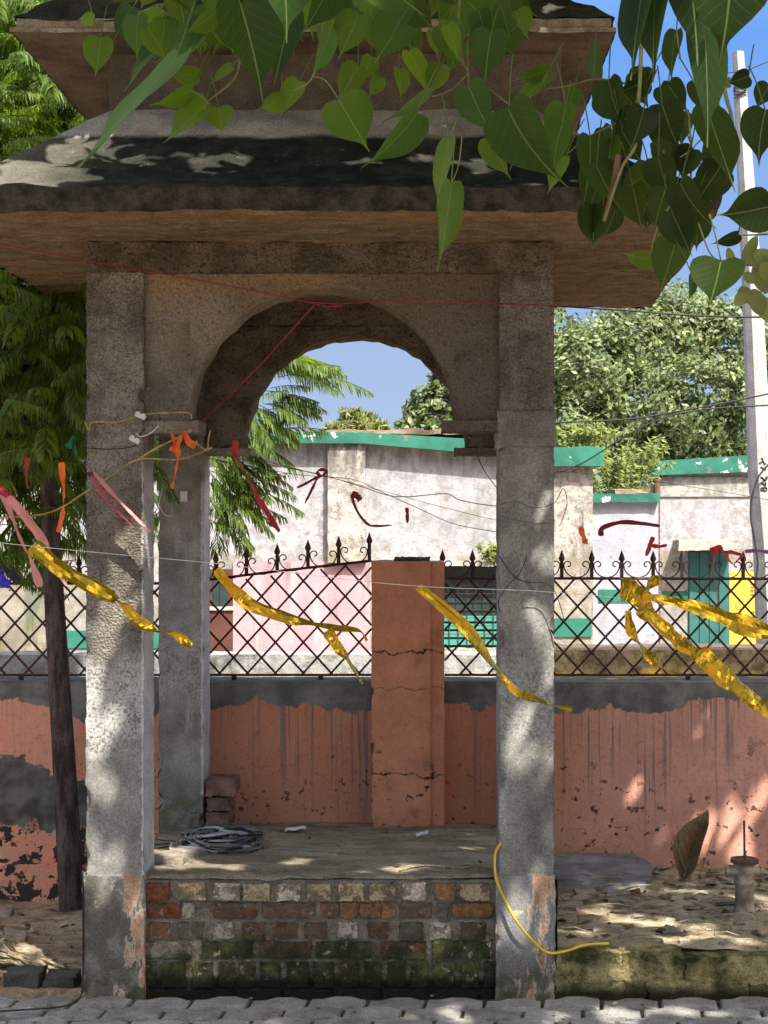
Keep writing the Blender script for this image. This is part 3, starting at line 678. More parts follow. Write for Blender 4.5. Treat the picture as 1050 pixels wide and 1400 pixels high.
# ---------------------------------------------------------------- iron fence panels on the wall
def fence(name, xa, xb, za, zb, zbot, label, spear_px, pale=()):
    Y = 7.22; t = thing(name, ((xa+xb)/2, Y, .912), label, 'fence', 'iron fence panels on the wall')
    top = lambda x: za+(zb-za)*(x-xa)/(xb-xa)
    b = MB(); b.tube([(xa, Y, za), ((xa+xb)/2, Y, (za+zb)/2+.003), (xb, Y, zb)], .0075, 6); b.build('top_rail', M['iron'], t)
    b = MB(); b.tube([(xa, Y, zbot), (xb, Y, zbot)], .0065, 6); b.build('bottom_rail', M['iron'], t)
    b = MB(); pit = .134; x = xa-1.0
    while x < xb:
        for sgn in (1, -1):
            H = zb+.06-zbot; dx = H/1.1
            p0 = Vector((x, Y+.006*sgn, zbot)); p1 = Vector((x+dx, Y+.006*sgn, zbot+H))
            if sgn < 0: p0.x, p1.x = x+dx, x
            # clip to panel and to the rail
            d = p1-p0; s0, s1 = 0, 1
            for lim, gt in ((xa, True), (xb, False)):
                if abs(d.x) > 1e-6:
                    s = (lim-p0.x)/d.x
                    if (d.x > 0) == gt: s0 = max(s0, s)
                    else: s1 = min(s1, s)
            s = s1
            for _ in range(3):
                q = p0+d*s; 
                if q.z > top(q.x): s -= (q.z-top(q.x))/H
            s1 = min(s1, s)
            if s1-s0 > .02:
                a, c = p0+d*s0, p0+d*s1; nn = Vector((-(c-a).z, 0, (c-a).x)).normalized()*.0050
                yy = Vector((0, .0025, 0))
                b.mesh([a-nn-yy, a+nn-yy, c+nn-yy, c-nn-yy, a-nn+yy, a+nn+yy, c+nn+yy, c-nn+yy], [(0, 1, 2, 3), (7, 6, 5, 4), (0, 4, 5, 1), (1, 5, 6, 2), (2, 6, 7, 3), (3, 7, 4, 0)])
        x += pit
    b.build('lattice', M['iron'], t)
    for xx in (xa+.3*(xb-xa), xa+.74*(xb-xa)): b = MB(); b.box(xx-.012, xx+.012, Y-.006, Y+.006, .86, zbot); b.build('foot', M['iron'], t)
    sx = [P(p, 0, Y).x for p in spear_px]
    for k, x in enumerate(sx):
        z = top(x); m_ = M['iron_pale'] if spear_px[k] in pale else M['iron']
        b = MB(); b.box(x-.0085, x+.0085, Y-.004, Y+.004, z, z+.082)
        v = [(x, Y-.006, z+.075), (x+.013, Y, z+.088), (x+.015, Y, z+.098), (x, Y, z+.14), (x-.015, Y, z+.098), (x-.013, Y, z+.088), (x, Y-.009, z+.098), (x, Y+.009, z+.098)]
        b.mesh(v, [(0, 1, 6), (1, 2, 6), (2, 3, 6), (3, 4, 6), (4, 5, 6), (5, 0, 6), (1, 0, 7), (2, 1, 7), (3, 2, 7), (4, 3, 7), (5, 4, 7), (0, 5, 7)])
        b.build('spear', m_, t)
        if k+1 < len(sx):
            x2 = sx[k+1]; c = (x+x2)/2; hw = (x2-x)/2-.010; pts = []
            r = .021
            for i in range(0, 21):                        # left curl, then the bow down to the rail, then the right curl
                th = -.9*math.pi+i/20*2.1*math.pi; rr = r*(.35+.65*i/20)
                pts.append((c-hw+r+.004-rr*math.cos(th)*-1, z+.066+rr*math.sin(th)))
            left = [(c-hw+r+rr_*math.cos(a_), z+.066+rr_*math.sin(a_)) for a_, rr_ in [(-.6*math.pi+i/16*1.6*math.pi, r*(.3+.7*i/16)) for i in range(17)]]
            # bow: half ellipse from left outer point to right outer point
            bow = [(c-hw*math.cos(i/18*math.pi), z+.066-.061*math.sin(i/18*math.pi)) for i in range(1, 18)]
            right = [(2*c-p[0], p[1]) for p in left][::-1]
            b = MB(); b.tube([(p[0], Y, p[1]) for p in left+bow+right], .0032, 5)
            b.build('scroll', M['iron_pale'] if k % 5 == 3 else M['iron'], t)
fence('iron_fence_panel', -4.0, -1.20, 1.365, 1.375, .935, 'rusty lattice fence panel left of the pavilion behind the dark tree trunk', [-60, -18, 24, 66, 108, 150, 192])
fence('iron_fence_panel', -1.19, -.245, 1.372, 1.484, .935, 'lattice fence panel sloping up to the orange post in front of pink wall', [252, 295, 337, 379, 421, 463, 505])
fence('iron_fence_panel', .105, 4.0, 1.40, 1.385, .935, 'long lattice fence panel right of the orange post before the green doors', [605, 646, 687, 728, 768, 809, 850, 893, 932, 974, 1016, 1058, 1100], (932, 974))

# ---------------------------------------------------------------- compound behind
t = MB(); t.rbox(-6, .72, 9.5, 9.75, -.2, .82, .08, .008, 4, 1, .6); t.box(-6, .70, 9.46, 9.5, -.2, .60)
t.build('low_white_wall', M['grey_white'], smooth=False, label='low dirty white wall behind the left and middle fence panels', cat='wall')
t = MB(); t.rbox(.74, 6, 9.5, 9.75, -.2, .868, .06, .012, 5, 2, .8)
t.build('low_yellow_wall', M['yellow_wall'], smooth=True, label='low yellow wall with blackened top behind the right fence', cat='wall')

def X(px, Y): return (px-578)*Y/F
def Z(py, Y): return EYE+(705-py)*Y/F
Y = 20.0
mb = thing('whitewashed_building', (-2.4, 22, -1.2), 'long whitewashed building with chipped green parapet and pink lower wall', 'building')
b = MB(); GZ = -1.25
b.prism([(X(-260, Y), GZ), (X(760, Y), GZ), (X(760, Y), Z(630, Y)), (X(494, Y), Z(604, Y)), (X(-260, Y), Z(604, Y))], Y, Y+5); b.build('wall', M['limewash'], mb)
b = MB(); b.box(X(757, Y), X(810, Y), Y-.05, Y+4.9, GZ, Z(630, Y)); b.build('wall', M['limewash_stained'], mb, label='end wall blackened by damp')
b = MB(); b.prism([(X(-280, Y), Z(607, Y)), (X(494, Y), Z(607, Y)), (X(690, Y), Z(624, Y)), (X(690, Y), Z(604, Y)), (X(494, Y), Z(592, Y)), (X(-280, Y), Z(590, Y))], Y-.2, Y+.02)
par = b.build('parapet', M['green'], mb)
b = MB(); b.rbox(X(690, Y)+.003, X(823, Y), Y-.22, Y+5, Z(638, Y), Z(612, Y), .12, .012, 4, 2); b.build('parapet', M['green'], mb, label='thicker green parapet over the dark end wall')
b = MB(); b.rbox(X(-260, Y), X(690, Y), Y-.1, Y+5, Z(594, Y), Z(588, Y), .15, .03, 3, 5); b.build('roof_slab', M['roof_edge'], mb, smooth=True)
b = MB(); b.rbox(X(449, Y), X(500, Y), Y-.14, Y+.02, Z(769, Y), Z(606, Y), .08, .008, 6, 3); b.build('pilaster', M['limewash_stained'], mb, smooth=True, label='grey stained pilaster below the parapet')
b = MB(); b.box(X(319, Y), X(506, Y), Y-.03, Y+.01, GZ, Z(768, Y)); b.build('dado', M['pink'], mb, label='pink painted lower wall with black runs')
b = MB(); b.box(X(285, Y), X(319, Y)-.002, Y-.03, Y+.01, GZ, Z(778, Y)); d = b.build('door', M['brown_door'], mb, label='dark brown door beside the pink wall')
b = MB(); b.box(X(292, Y), X(300, Y), Y-.05, Y-.03, Z(830, Y), Z(783, Y)); b.box(X(301.5, Y), X(312, Y), Y-.05, Y-.03, Z(830, Y), Z(783, Y)); b.build('pane', M['dark_glass'], d)
b = MB(); b.box(X(284, Y), X(320, Y), Y-.06, Y-.03, Z(834, Y), Z(829, Y)); b.build('rail', M['lintel'], d)
for x0, x1, lb in ((-40, 282, None), (757.5, 808, None)):
    b = MB(); b.box(X(x0, Y), X(x1, Y), Y-.075 if x0 > 0 else Y-.02, Y+.01, Z(886 if x0 < 0 else 870, Y), Z(862 if x0 < 0 else 845, Y)); b.build('stripe', M['green_soft'], mb)
# window with bars and teal slats
b = MB(); b.box(X(600, Y), X(690, Y), Y-.02, Y+.01, Z(884, Y), Z(772, Y)); wn = b.build('window', M['dark_glass'], mb)
b = MB()
for k in range(4): b.box(X(600, Y), X(690, Y), Y-.07, Y-.03, Z(881-k*10.5, Y), Z(873-k*10.5, Y))
b.build('slats', M['teal_bright'], wn)
b = MB()
for k in range(8): b.box(X(602+k*12, Y), X(602.8+k*12, Y), Y-.10, Y-.085, Z(884, Y), Z(772, Y))
for k in range(8): b.box(X(600, Y), X(690, Y), Y-.115, Y-.10, Z(789.5+k*11, Y), Z(788.6+k*11, Y))
b.build('grille', M['iron'], wn)
b = MB(); b.rbox(X(596, Y), X(694, Y), Y-.3, Y+.01, Z(773, Y), Z(767, Y), .1, .01, 5, 1); b.build('lintel', M['lintel'], wn)
b = MB(); b.rbox(X(596, Y), X(694, Y), Y-.12, Y+.01, Z(905, Y), Z(885, Y), .1, .01, 5, 1); b.build('sill', M['grey_white'], wn)
# mossy wing, far left
Y = 15.0
b = MB(); b.rbox(X(-330, Y), X(61, Y), Y, Y+.3, -1.3, Z(742, Y), .2, .015, 3, 2); b.build('mossy_wall', M['mossy_streak'], smooth=True, label='old plaster wall streaked with green moss beyond the left fence', cat='wall')
# low annex between the two buildings
Y = 24.0
an = thing('annex', (X(850, Y), Y+2, -1.2), 'low white annex with thin green cornice between two whitewashed buildings', 'building')
b = MB(); b.box(X(770, Y), X(900, Y), Y, Y+3, -1.25, Z(687, Y)); b.build('wall', M['limewash_blue'], an)
b = MB(); b.rbox(X(770, Y), X(900, Y), Y-.12, Y+3, Z(687, Y)+.002, Z(675, Y), .15, .012, 4, 3); b.build('cornice', M['green'], an)
b = MB(); b.box(X(818, Y), X(884, Y), Y-.012, Y+.01, Z(824, Y), Z(806, Y)); b.build('stripe', M['green_soft'], an)
b = MB(); b.rbox(X(845, Y), X(893, Y), Y+.4, Y+2, Z(675, Y), Z(668, Y), .15, .03, 4, 3); b.build('roof_rubble', M['roof_edge'], an)
# right building
Y = 27.0
rb = thing('green_door_building', (X(1010, Y), Y+2, -1.2), 'whitewashed building with green double door and yellow panel at right', 'building')
b = MB(); b.box(X(897, Y), X(1180, Y), Y, Y+5, -1.25, Z(646, Y)); b.build('wall', M['limewash'], rb)
b = MB(); b.prism([(X(891, Y), Z(650, Y)), (X(1190, Y), Z(640, Y)), (X(1190, Y), Z(612, Y)), (X(891, Y), Z(631, Y))], Y-.16, Y+.02); b.build('parapet', M['green'], rb)
b = MB(); b.box(X(897, Y)+.01, X(1180, Y), Y-.03, Y+.01, Z(679, Y), Z(652, Y)); b.build('plaster_band', M['grey_white'], rb)
b = MB(); b.rbox(X(921, Y), X(1000, Y), Y-.55, Y+.02, Z(751, Y), Z(738, Y), .1, .02, 5, 2); b.build('lintel', M['lintel'], rb, smooth=True, label='weathered projecting slab over the green door')
b = MB(); b.box(X(941, Y), X(996, Y), Y-.02, Y+.01, -1.25, Z(752, Y)); dr = b.build('door', M['teal'], rb)
for k in range(4):
    b = MB(); b.box(X(942+k*13.6, Y), X(954.6+k*13.6, Y), Y-.06, Y-.02, -1.2, Z(755, Y)); b.build('leaf_board', M['teal'], dr)
b = MB(); b.box(X(981, Y), X(982.4, Y), Y-.085, Y-.06, Z(850, Y), Z(800, Y)); b.box(X(979, Y), X(987, Y), Y-.095, Y-.085, Z(838, Y), Z(835, Y)); b.build('bolt', M['iron'], dr)
b = MB(); b.box(X(997, Y), X(1036, Y), Y-.015, Y+.01, -1.2, Z(782, Y)); yp = b.build('painted_panel', M['yellow'], rb)
rnd = random.Random(4)                                     # the faint, unreadable writing of the panel
for rowy, n_, x0 in ((799, 3, 1026), (804, 3, 1026), (808.5, 4, 1025.5), (813.5, 4, 1025.5), (837.5, 4, 1027)):
    b = MB(); b.tube([(X(x0, Y), Y-.018, Z(rowy-1.4, Y)), (X(x0+n_*2.3, Y), Y-.018, Z(rowy-1.4, Y))], .004, 4)
    for k in range(n_):
        xx = x0+k*2.3; pts = [(xx+.9, rowy-1.4), (xx+1.5, rowy), (xx+.4, rowy+.3), (xx+.7+rnd.uniform(-.4, .4), rowy+1.5)]
        b.tube([(X(p[0], Y), Y-.018, Z(p[1], Y)) for p in pts], .0045, 4)
    b.build('lettering', M['iron'], yp)
for r_ in (3.2, 5.2): b = MB(); b.tube([(X(1010+r_*math.cos(a*.35), Y), Y-.018, Z(828+r_*math.sin(a*.35), Y)) for a in range(0, 15)], .003, 4); b.build('painted_ring', M['iron'], yp)
b = MB(); b.tube([(X(896, Y), Y-.16, -1.2), (X(896, Y), Y-.16, Z(655, Y))], .06, 8); b.build('drain_pipe', M['rust'], rb)
b = MB(); b.box(X(905, Y), X(940, Y), Y-.012, Y+.01, Z(824, Y), Z(808, Y)); b.build('stripe', M['green_soft'], rb)

# ---------------------------------------------------------------- utility pole
Y = 11.0
po = thing('utility_pole', (X(1050, Y), Y+.1, -.3), 'tapered grey concrete utility pole with black hand painted marks at right edge', 'pole')
b = MB(); pr = [(1046, 1085, 1000), (1037, 1070, 760), (1028.5, 1058, 640), (1020, 1045, 400), (1012, 1032, 231), (1004, 1018, 69)]
for (l0, r0, y0), (l1, r1, y1) in zip(pr, pr[1:]):
    def ringp(l, r, y):
        w_ = X(r, Y)-X(l, Y); ch = w_*.26
        xl, xr, z = X(l, Y), X(r, Y), Z(y, Y)
        return [(xl, Y+ch*1.4, z), (xl+ch, Y, z), (xr-ch, Y, z), (xr, Y+ch*1.4, z), (xr, Y+w_, z), (xl, Y+w_, z)]
    a_, c_ = ringp(l0, r0, y0), ringp(l1, r1, y1)
    for k in range(6): b.face([a_[k], a_[(k+1) % 6], c_[(k+1) % 6], c_[k]])
b.face(ringp(*pr[-1])); b.build('shaft', M['pole'], po)
def mark(pts):
    return [(X(1015+x/17.5, Y), Y-.004, Z(605+y/17.5, Y)) for x, y in pts]
for glyph in ([[(455, 370), (485, 400), (490, 440), (450, 470), (395, 495)], [(490, 440), (515, 480), (530, 520), (555, 495)]],
              [[(435, 578), (475, 600), (520, 632), (560, 640)], [(520, 632), (560, 590), (585, 560)]],
              [[(430, 830), (465, 828), (520, 890), (545, 915), (575, 880), (570, 820)]],
              [[(440, 975), (480, 965), (520, 1010), (550, 1035), (560, 985), (545, 950)]],
              [[(475+34*math.cos(a/12*6.28), 1112+36*math.sin(a/12*6.28)) for a in range(13)]+[(545+36*math.cos(math.pi-a/12*6.28), 1112+46*math.sin(math.pi-a/12*6.28)) for a in range(13)]]):
    b = MB()
    for pts in glyph: b.tube(mark(pts), .0042, 5)
    b.build('painted_mark', M['mark'], po)
b = MB()
for k in range(5): yy = 118+k*3.2; b.tube([(X(1006.5, Y)-.008+.09*math.cos(a)*.5+.045, Y+.04+.055*math.sin(a), Z(yy, Y)+.01*math.sin(a*2+k)) for a in [i*.4 for i in range(17)]], .004, 4)
b.build('wire_binding', M['black_wire'], po)
# ---------------------------------------------------------------- peepal tree overhead
def leaf_mesh(b, base, d, nrm, L, tint, rows=10, halves=2, wid=.36, fold=.25, curl=.15, wave=.0, T=None, bend=0):
    """heart shaped blade with a long drip tip; base point, direction, face normal, length"""
    d = d.normalized(); side = d.cross(nrm).normalized(); nrm = side.cross(d).normalized()
    if T: pass
    elif rows >= 10:
        T = [(-.05, .55), (.01, .80), (.08, .95), (.18, 1.0), (.30, .99), (.42, .91), (.54, .75), (.64, .53), (.72, .31), (.79, .14), (.88, .05), (1, .006)]
    else: T = [(-.04, .6), (.12, .98), (.35, .95), (.58, .62), (.74, .2), (1, .01)]
    us = [-1, -.5, 0, .5, 1] if halves == 2 else [-1, 0, 1]
    v = []; uvs = []
    for t, w_ in T:
        for u in us:
            tt = t if u else max(t, 0.0)
            if abs(u) == .5 and t < 0: tt = t*.8
            hw = wid*w_*L*u
            z = abs(u)**1.3*w_*wid*L*fold-curl*L*tt*tt+wave*L*math.sin(tt*9+u*3)*abs(u)
            v.append(base+d*(tt*L)+side*(hw+bend*L*tt*tt)+nrm*z); uvs.append((u*w_, tt))
    m = len(us); f = []; uu = []
    for i in range(len(T)-1):
        for j in range(m-1):
            q = (i*m+j, i*m+j+1, (i+1)*m+j+1, (i+1)*m+j); f.append(q); uu.append([uvs[k] for k in q])
    b.mesh(v, f, tint, uu)
TY, TX = .6, 2.6
pt_ = thing('peepal_tree', (TX, TY, -.17), 'big heart leaved tree hanging its leafy twigs over the top of the view', 'tree')
b = MB(); trunk = spline([(TX, TY, -.25), (TX-.05, TY+.05, .8), (TX-.15, TY+.1, 2.2), (TX-.3, TY+.1, 4.0), (TX-.5, TY+.2, 6.2)], 6)
b.tube(trunk, [.30-.2*k/(len(trunk)-1) for k in range(len(trunk))], 14); b.build('trunk', M['bark2'], pt_, smooth=True)
limbs = [[(TX-.2, TY+.1, 2.6), (1.8, 1.6, 3.0), (1.0, 2.4, 3.2), (.1, 2.8, 3.1), (-.9, 3.0, 3.0)], [(TX-.2, TY+.1, 3.4), (2.2, 2.0, 4.9), (1.9, 3.6, 5.7), (1.5, 4.8, 5.9)],
         [(TX-.25, TY+.1, 3.6), (1.4, .9, 5.0), (.2, 1.6, 5.7), (-1.2, 2.4, 6.0)], [(TX-.3, TY+.1, 3.8), (3.4, 1.6, 5.2), (3.9, 3.2, 5.8)], [(TX-.3, TY+.1, 4.2), (3.2, -.8, 5.6), (3.3, -2.6, 6.3)],
         [(TX-.4, TY+.15, 4.6), (1.6, 2.2, 6.0), (.6, 3.4, 6.6)], [(TX-.4, TY+.15, 5.0), (1.0, -.6, 6.2), (-.4, -1.4, 6.6)]]
for l in limbs:
    b = MB(); s_ = spline(l, 6); b.tube(s_, [.075-.062*k/(len(s_)-1) for k in range(len(s_))], 8); b.build('limb', M['bark2'], pt_, smooth=True)
rnd = random.Random(21)
def proj(p): return (578+p[0]*F/p[1], 705-(p[2]-EYE)*F/p[1]) if p[1] > .05 else None
def tint(lo=.75, hi=1.25, warm=.0):
    k = rnd.uniform(lo, hi); return (k*(1+warm*rnd.random()), k, k*rnd.uniform(.75, 1.1))
# crown over and behind the camera; SUNHOLES = spots that the crown leaves sunlit (point, radius)
SUNHOLES = [(P(x, y, 7.12), r) for x, y, r in ((955, 1118, .045), (990, 1085, .03), (880, 1155, .045), (905, 1120, .03), (866, 1070, .03), (1040, 1065, .05), (1028, 1160, .04))]
for px, py, r in ((800, 1250, .08), (850, 1265, .08), (910, 1272, .07), (1000, 1230, .06), (1040, 1240, .07), (900, 1302, .05), (1020, 1305, .08), (780, 1285, .05), (960, 1290, .05), (870, 1215, .05), (940, 1215, .04), (830, 1320, .05)): SUNHOLES.append((P(px, py, 1.62*F/(py-705)), r))
for px, py, r in ((130, 935, .05), (150, 1015, .07), (160, 1155, .07), (175, 740, .05), (140, 880, .03), (125, 1080, .02), (706, 985, .06), (700, 1235, .035)): SUNHOLES.append((P(px, py, 5.34), r))
for px, py, r in ((215, 1160, .13), (240, 1186, .10), (305, 1188, .07), (450, 1160, .06), (560, 1185, .05), (395, 1178, .06), (610, 1150, .05), (500, 1190, .04), (650, 1165, .04)): SUNHOLES.append((P(px, py, 1.32*F/(py-705)), r))
for px, py, r in ((45, 1282, .07), (15, 1330, .06), (60, 1345, .05), (90, 1270, .03), (20, 1300, .05)): SUNHOLES.append((P(px, py, 1.74*F/(py-705)), r))
for px, py, r in ((620, 1385, .07), (720, 1378, .06), (850, 1378, .07), (940, 1385, .08), (1030, 1390, .06), (560, 1378, .05), (790, 1392, .04)): SUNHOLES.append((P(px, py, 1.7*F/(py-705)), r))
for px, py, r in ((110, 188, .10), (60, 206, .08), (160, 186, .05), (25, 226, .08), (90, 240, .02), (10, 247, .05), (140, 245, .01), (-40, 242, .06), (60, 235, .01), (175, 205, .01), (30, 245, .02)): SUNHOLES.append((P(px, py, 5.2-(py-185)*.006), r))
for k_ in range(30): SUNHOLES.append((P(200+k_*20+rnd.uniform(-12, 12), rnd.choice((172, 188, 205, 222, 236)), rnd.uniform(4.95, 5.15)), rnd.uniform(.005, .035)))
def sunlit(p):
    for q, r in SUNHOLES:
        d = p-q; s = d.dot(to_sun)
        if s > 0 and (d-to_sun*s).length < r*.8+.055: return True
    return False
parts = {}
b = MB(); n_ = 0
while n_ < 15500:
    h = rnd.uniform(3.9, 5.6); k = (h-.8)/to_sun.z
    p = Vector((rnd.uniform(-2.9, 3.0), rnd.uniform(3.3, 8.5), .8))+to_sun*k
    if n_ % 9 == 0: p = Vector((rnd.uniform(-1.5, 6), rnd.uniform(-4, 4.5), h))
    q = proj(p) if p.y > .05 else (0, -999)
    if -90 < q[0] < 1160 and q[1] > -70: continue
    if nz(p.x*2.6, p.y*2.6, p.z*.3+3) < -.34: continue
    if sunlit(p): continue
    n_ += 1
    d = Vector((rnd.uniform(-1, 1), rnd.uniform(-1, 1), rnd.uniform(-1.4, -.1)))
    nn = Vector((rnd.uniform(-.7, .7)+.2, rnd.uniform(-.7, .7)-.3, 1))
    leaf_mesh(b, p, d, nn, rnd.uniform(.15, .22), tint(), 5, 1, .40, .2, .15)
b.build('crown', M['peepal'], pt_, smooth=True)
# the twigs and leaves that hang into the view: base px, tip px, visible width px, depth, tint
b = MB(); TWM = m_simple('green_twig', (.16, .17, .07), .7, .35, 20, 60, .2)
def hang(bx, by, tx, ty, wpx, Y, k=1.0, warm=0, blue=0, sgn=None, stalk=True):
    dz = rnd.uniform(-.05, .08)
    A = P(bx, by, Y); L0 = (P(tx, ty, Y)-A).length
    B = P(tx, ty, Y+dz*L0*3); d = B-A; L = d.length
    wr = min(1, (wpx*Y/F)/(.72*L)); wid = .36*rnd.uniform(.9, 1.06)
    if wr > .98: wid = .36*max(1, (wpx*Y/F)/(.72*L))
    roll = math.acos(wr*.97)*(sgn or rnd.choice((-1, 1)))
    vw = (Vector((0, 0, EYE))-A).normalized(); side = d.cross(vw).normalized(); nn = vw*math.cos(roll)+side*math.sin(roll)
    k *= .78*(.68 if bx > 800 and warm < .5 else 1); c = (k*(1+warm*.9), k*(1+warm*.35), k*(1-.4*warm+blue*.8))
    leaf_mesh(b, A, d, nn, L, c, 10, 2, wid, rnd.uniform(.1, .5)*max(.3, wr), rnd.uniform(-.05, .38)*wr, rnd.uniform(0, .02), None, rnd.uniform(-.14, .14))
    if stalk:
        up = Vector((rnd.uniform(-.03, .03), rnd.uniform(-.02, .04), .05))-d.normalized()*L*.25
        b.tube(spline([A+d*.02, A+up*.5+Vector((0, 0, .004)), A+up], 3), .0011, 4, c)
LV = [(128,27,103,22,20,2.9,1.5,.5),(222,12,155,48,24,2.9,1.3,.5),(137,52,134,108,42,3.0,1.0,.3),(218,38,181,98,32,2.8,1,0,.6),(215,60,170,122,14,2.8,.9,0,.3),
(292,22,214,90,46,2.7,.8,0),(245,75,106,225,27,2.4,1.1,0,.9),(271,103,221,101,28,2.8,1.3,.55),(263,122,212,157,28,2.8,1.2,.5),(283,140,226,200,34,2.8,1.1,.3),
(299,147,303,184,40,2.8,1.1,.45),(318,92,283,115,16,2.8,1.2,0,.6),(328,4,366,126,86,2.3,.42,0),(398,14,374,122,62,2.4,.45,0),(385,-62,400,56,74,2.1,.62,0,.6),
(410,112,383,162,30,2.8,1.1,.4),(385,135,352,152,28,2.8,1.25,.6),(455,-30,420,52,48,2.3,.45,0),(500,-40,582,24,54,2.1,.65,0,.6),(490,20,466,84,52,2.6,1.0,.3),
(548,25,517,92,62,2.6,.8,.1),(508,78,495,118,26,2.8,1,.4),(518,105,506,136,22,2.8,1,.4),(490,90,463,142,40,2.7,.95,.3),(463,136,505,208,74,2.5,.95,.2),
(452,42,427,110,28,2.4,1,0,.6),(545,95,551,138,24,2.8,1,.4),(560,70,590,128,32,2.7,1.15,.5),(600,88,590,134,34,2.7,1.1,.45),(588,125,522,172,17,2.7,1,0,.6),
(570,155,510,242,44,2.4,.75,0,.4),(600,35,634,94,36,2.7,.95,.3),(630,58,612,102,34,2.75,.8,.1),(640,2,684,48,48,2.6,.9,.2),(672,42,659,114,54,2.5,.65,0,.2),
(640,116,670,190,54,2.4,.7,0,.35),(695,148,743,264,84,2.35,.6,0),(668,188,696,248,38,2.6,1.15,.4),(752,95,707,114,32,2.7,1.0,.4),(742,112,695,148,22,2.7,1.0,0,.3),
(774,143,758,212,42,2.6,.85,.15),(786,120,772,158,28,2.7,.7,.1),(773,214,748,268,28,2.6,1.2,.4),(807,186,809,260,46,2.5,.75,0,.3),(836,190,828,280,40,2.5,.85,.2),
(812,106,816,44,24,2.8,.5,.5),(614,190,597,290,28,2.5,1.1,.35),(617,251,604,372,38,2.4,.85,.1),(882,-50,862,110,58,1.9,.6,0,.3),(897,-40,888,114,52,1.9,.6,0,.2),
(1000,-80,1004,84,128,1.8,.6,0,.4),(940,-60,960,90,84,1.9,.55,0),(962,20,975,200,62,1.95,.55,0),(925,42,910,112,28,2.4,.5,.2),(886,110,845,128,34,2.5,.45,0),
(913,115,938,158,42,2.5,.5,0),(905,142,925,208,54,2.4,.45,0),(880,148,868,208,46,2.4,.45,0),(832,110,846,184,50,2.5,.6,0),(850,178,877,228,46,2.5,.5,.1),(947,203,920,242,38,2.4,.5,0),
(967,150,1004,262,54,2.2,.5,.2),(1047,150,1026,226,56,2.2,.42,0),(1024,104,993,118,28,2.4,.4,0),(1052,116,1034,152,32,2.4,.4,0),(889,234,843,268,46,2.5,.95,.3),
(900,216,916,278,48,2.4,.6,0),(945,204,926,248,44,2.4,.5,0),(985,228,948,284,54,2.3,.5,.1),(1052,282,982,302,64,2.2,.5,0),(925,328,904,398,54,2.4,.8,.2),(918,288,946,350,50,2.35,.6,0,.2),
(895,356,847,350,26,2.5,1.1,.7),(986,356,974,418,76,2.2,.65,.2),(946,376,944,414,14,2.3,.6,0),(1010,320,972,338,20,2.3,.4,.3),
(770,168,742,236,44,2.55,.8,.2),(720,175,700,236,36,2.6,.9,.2),(815,225,842,290,44,2.45,.6,.1),(865,255,880,318,44,2.45,.55,.1),(868,150,846,205,40,2.5,.45,.1),(930,250,962,320,48,2.3,.45,0),(955,285,925,345,40,2.35,.5,.1),(985,190,960,250,44,2.3,.45,.1),(910,258,890,315,40,2.4,.55,.2)]
for e in LV: hang(*e[:6], k=e[6], warm=e[7], blue=e[8] if len(e) > 8 else 0)
for _ in range(130):                                              # dense fringe along the top edge
    x = rnd.uniform(180, 710); y = rnd.uniform(-50, 42); a = rnd.uniform(-.9, .9); l = rnd.uniform(36, 64)
    hang(x, y, x+l*math.sin(a), y+l*math.cos(a), rnd.uniform(22, 46), rnd.uniform(2.5, 3.1), rnd.uniform(.55, 1.15), rnd.uniform(0, .5), rnd.uniform(0, .2), stalk=False)
for _ in range(34):                                              # dark cluster at the right corner
    x = rnd.uniform(800, 960); y = rnd.uniform(90, 300); a = rnd.uniform(-.8, .8); l = rnd.uniform(40, 60)
    if 880 < x < 900 and y < 130: continue
    hang(x, y, x+l*math.sin(a), y+l*math.cos(a), rnd.uniform(26, 44), rnd.uniform(2.5, 2.9), rnd.uniform(.4, .7), rnd.uniform(0, .25), 0, stalk=False)
b.build('hanging_leaves', M['peepal'], pt_, smooth=True)
def twig(pts, Y, r0=.0035, r1=.0015):
    s_ = spline([P(x, y, Y+.05*math.sin(x*.02)) for x, y in pts], 6); n = len(s_); tw = MB(); tw.tube(s_, [r0+(r1-r0)*k/(n-1) for k in range(n)], 5); tw.build('twig', TWM, pt_, smooth=True)
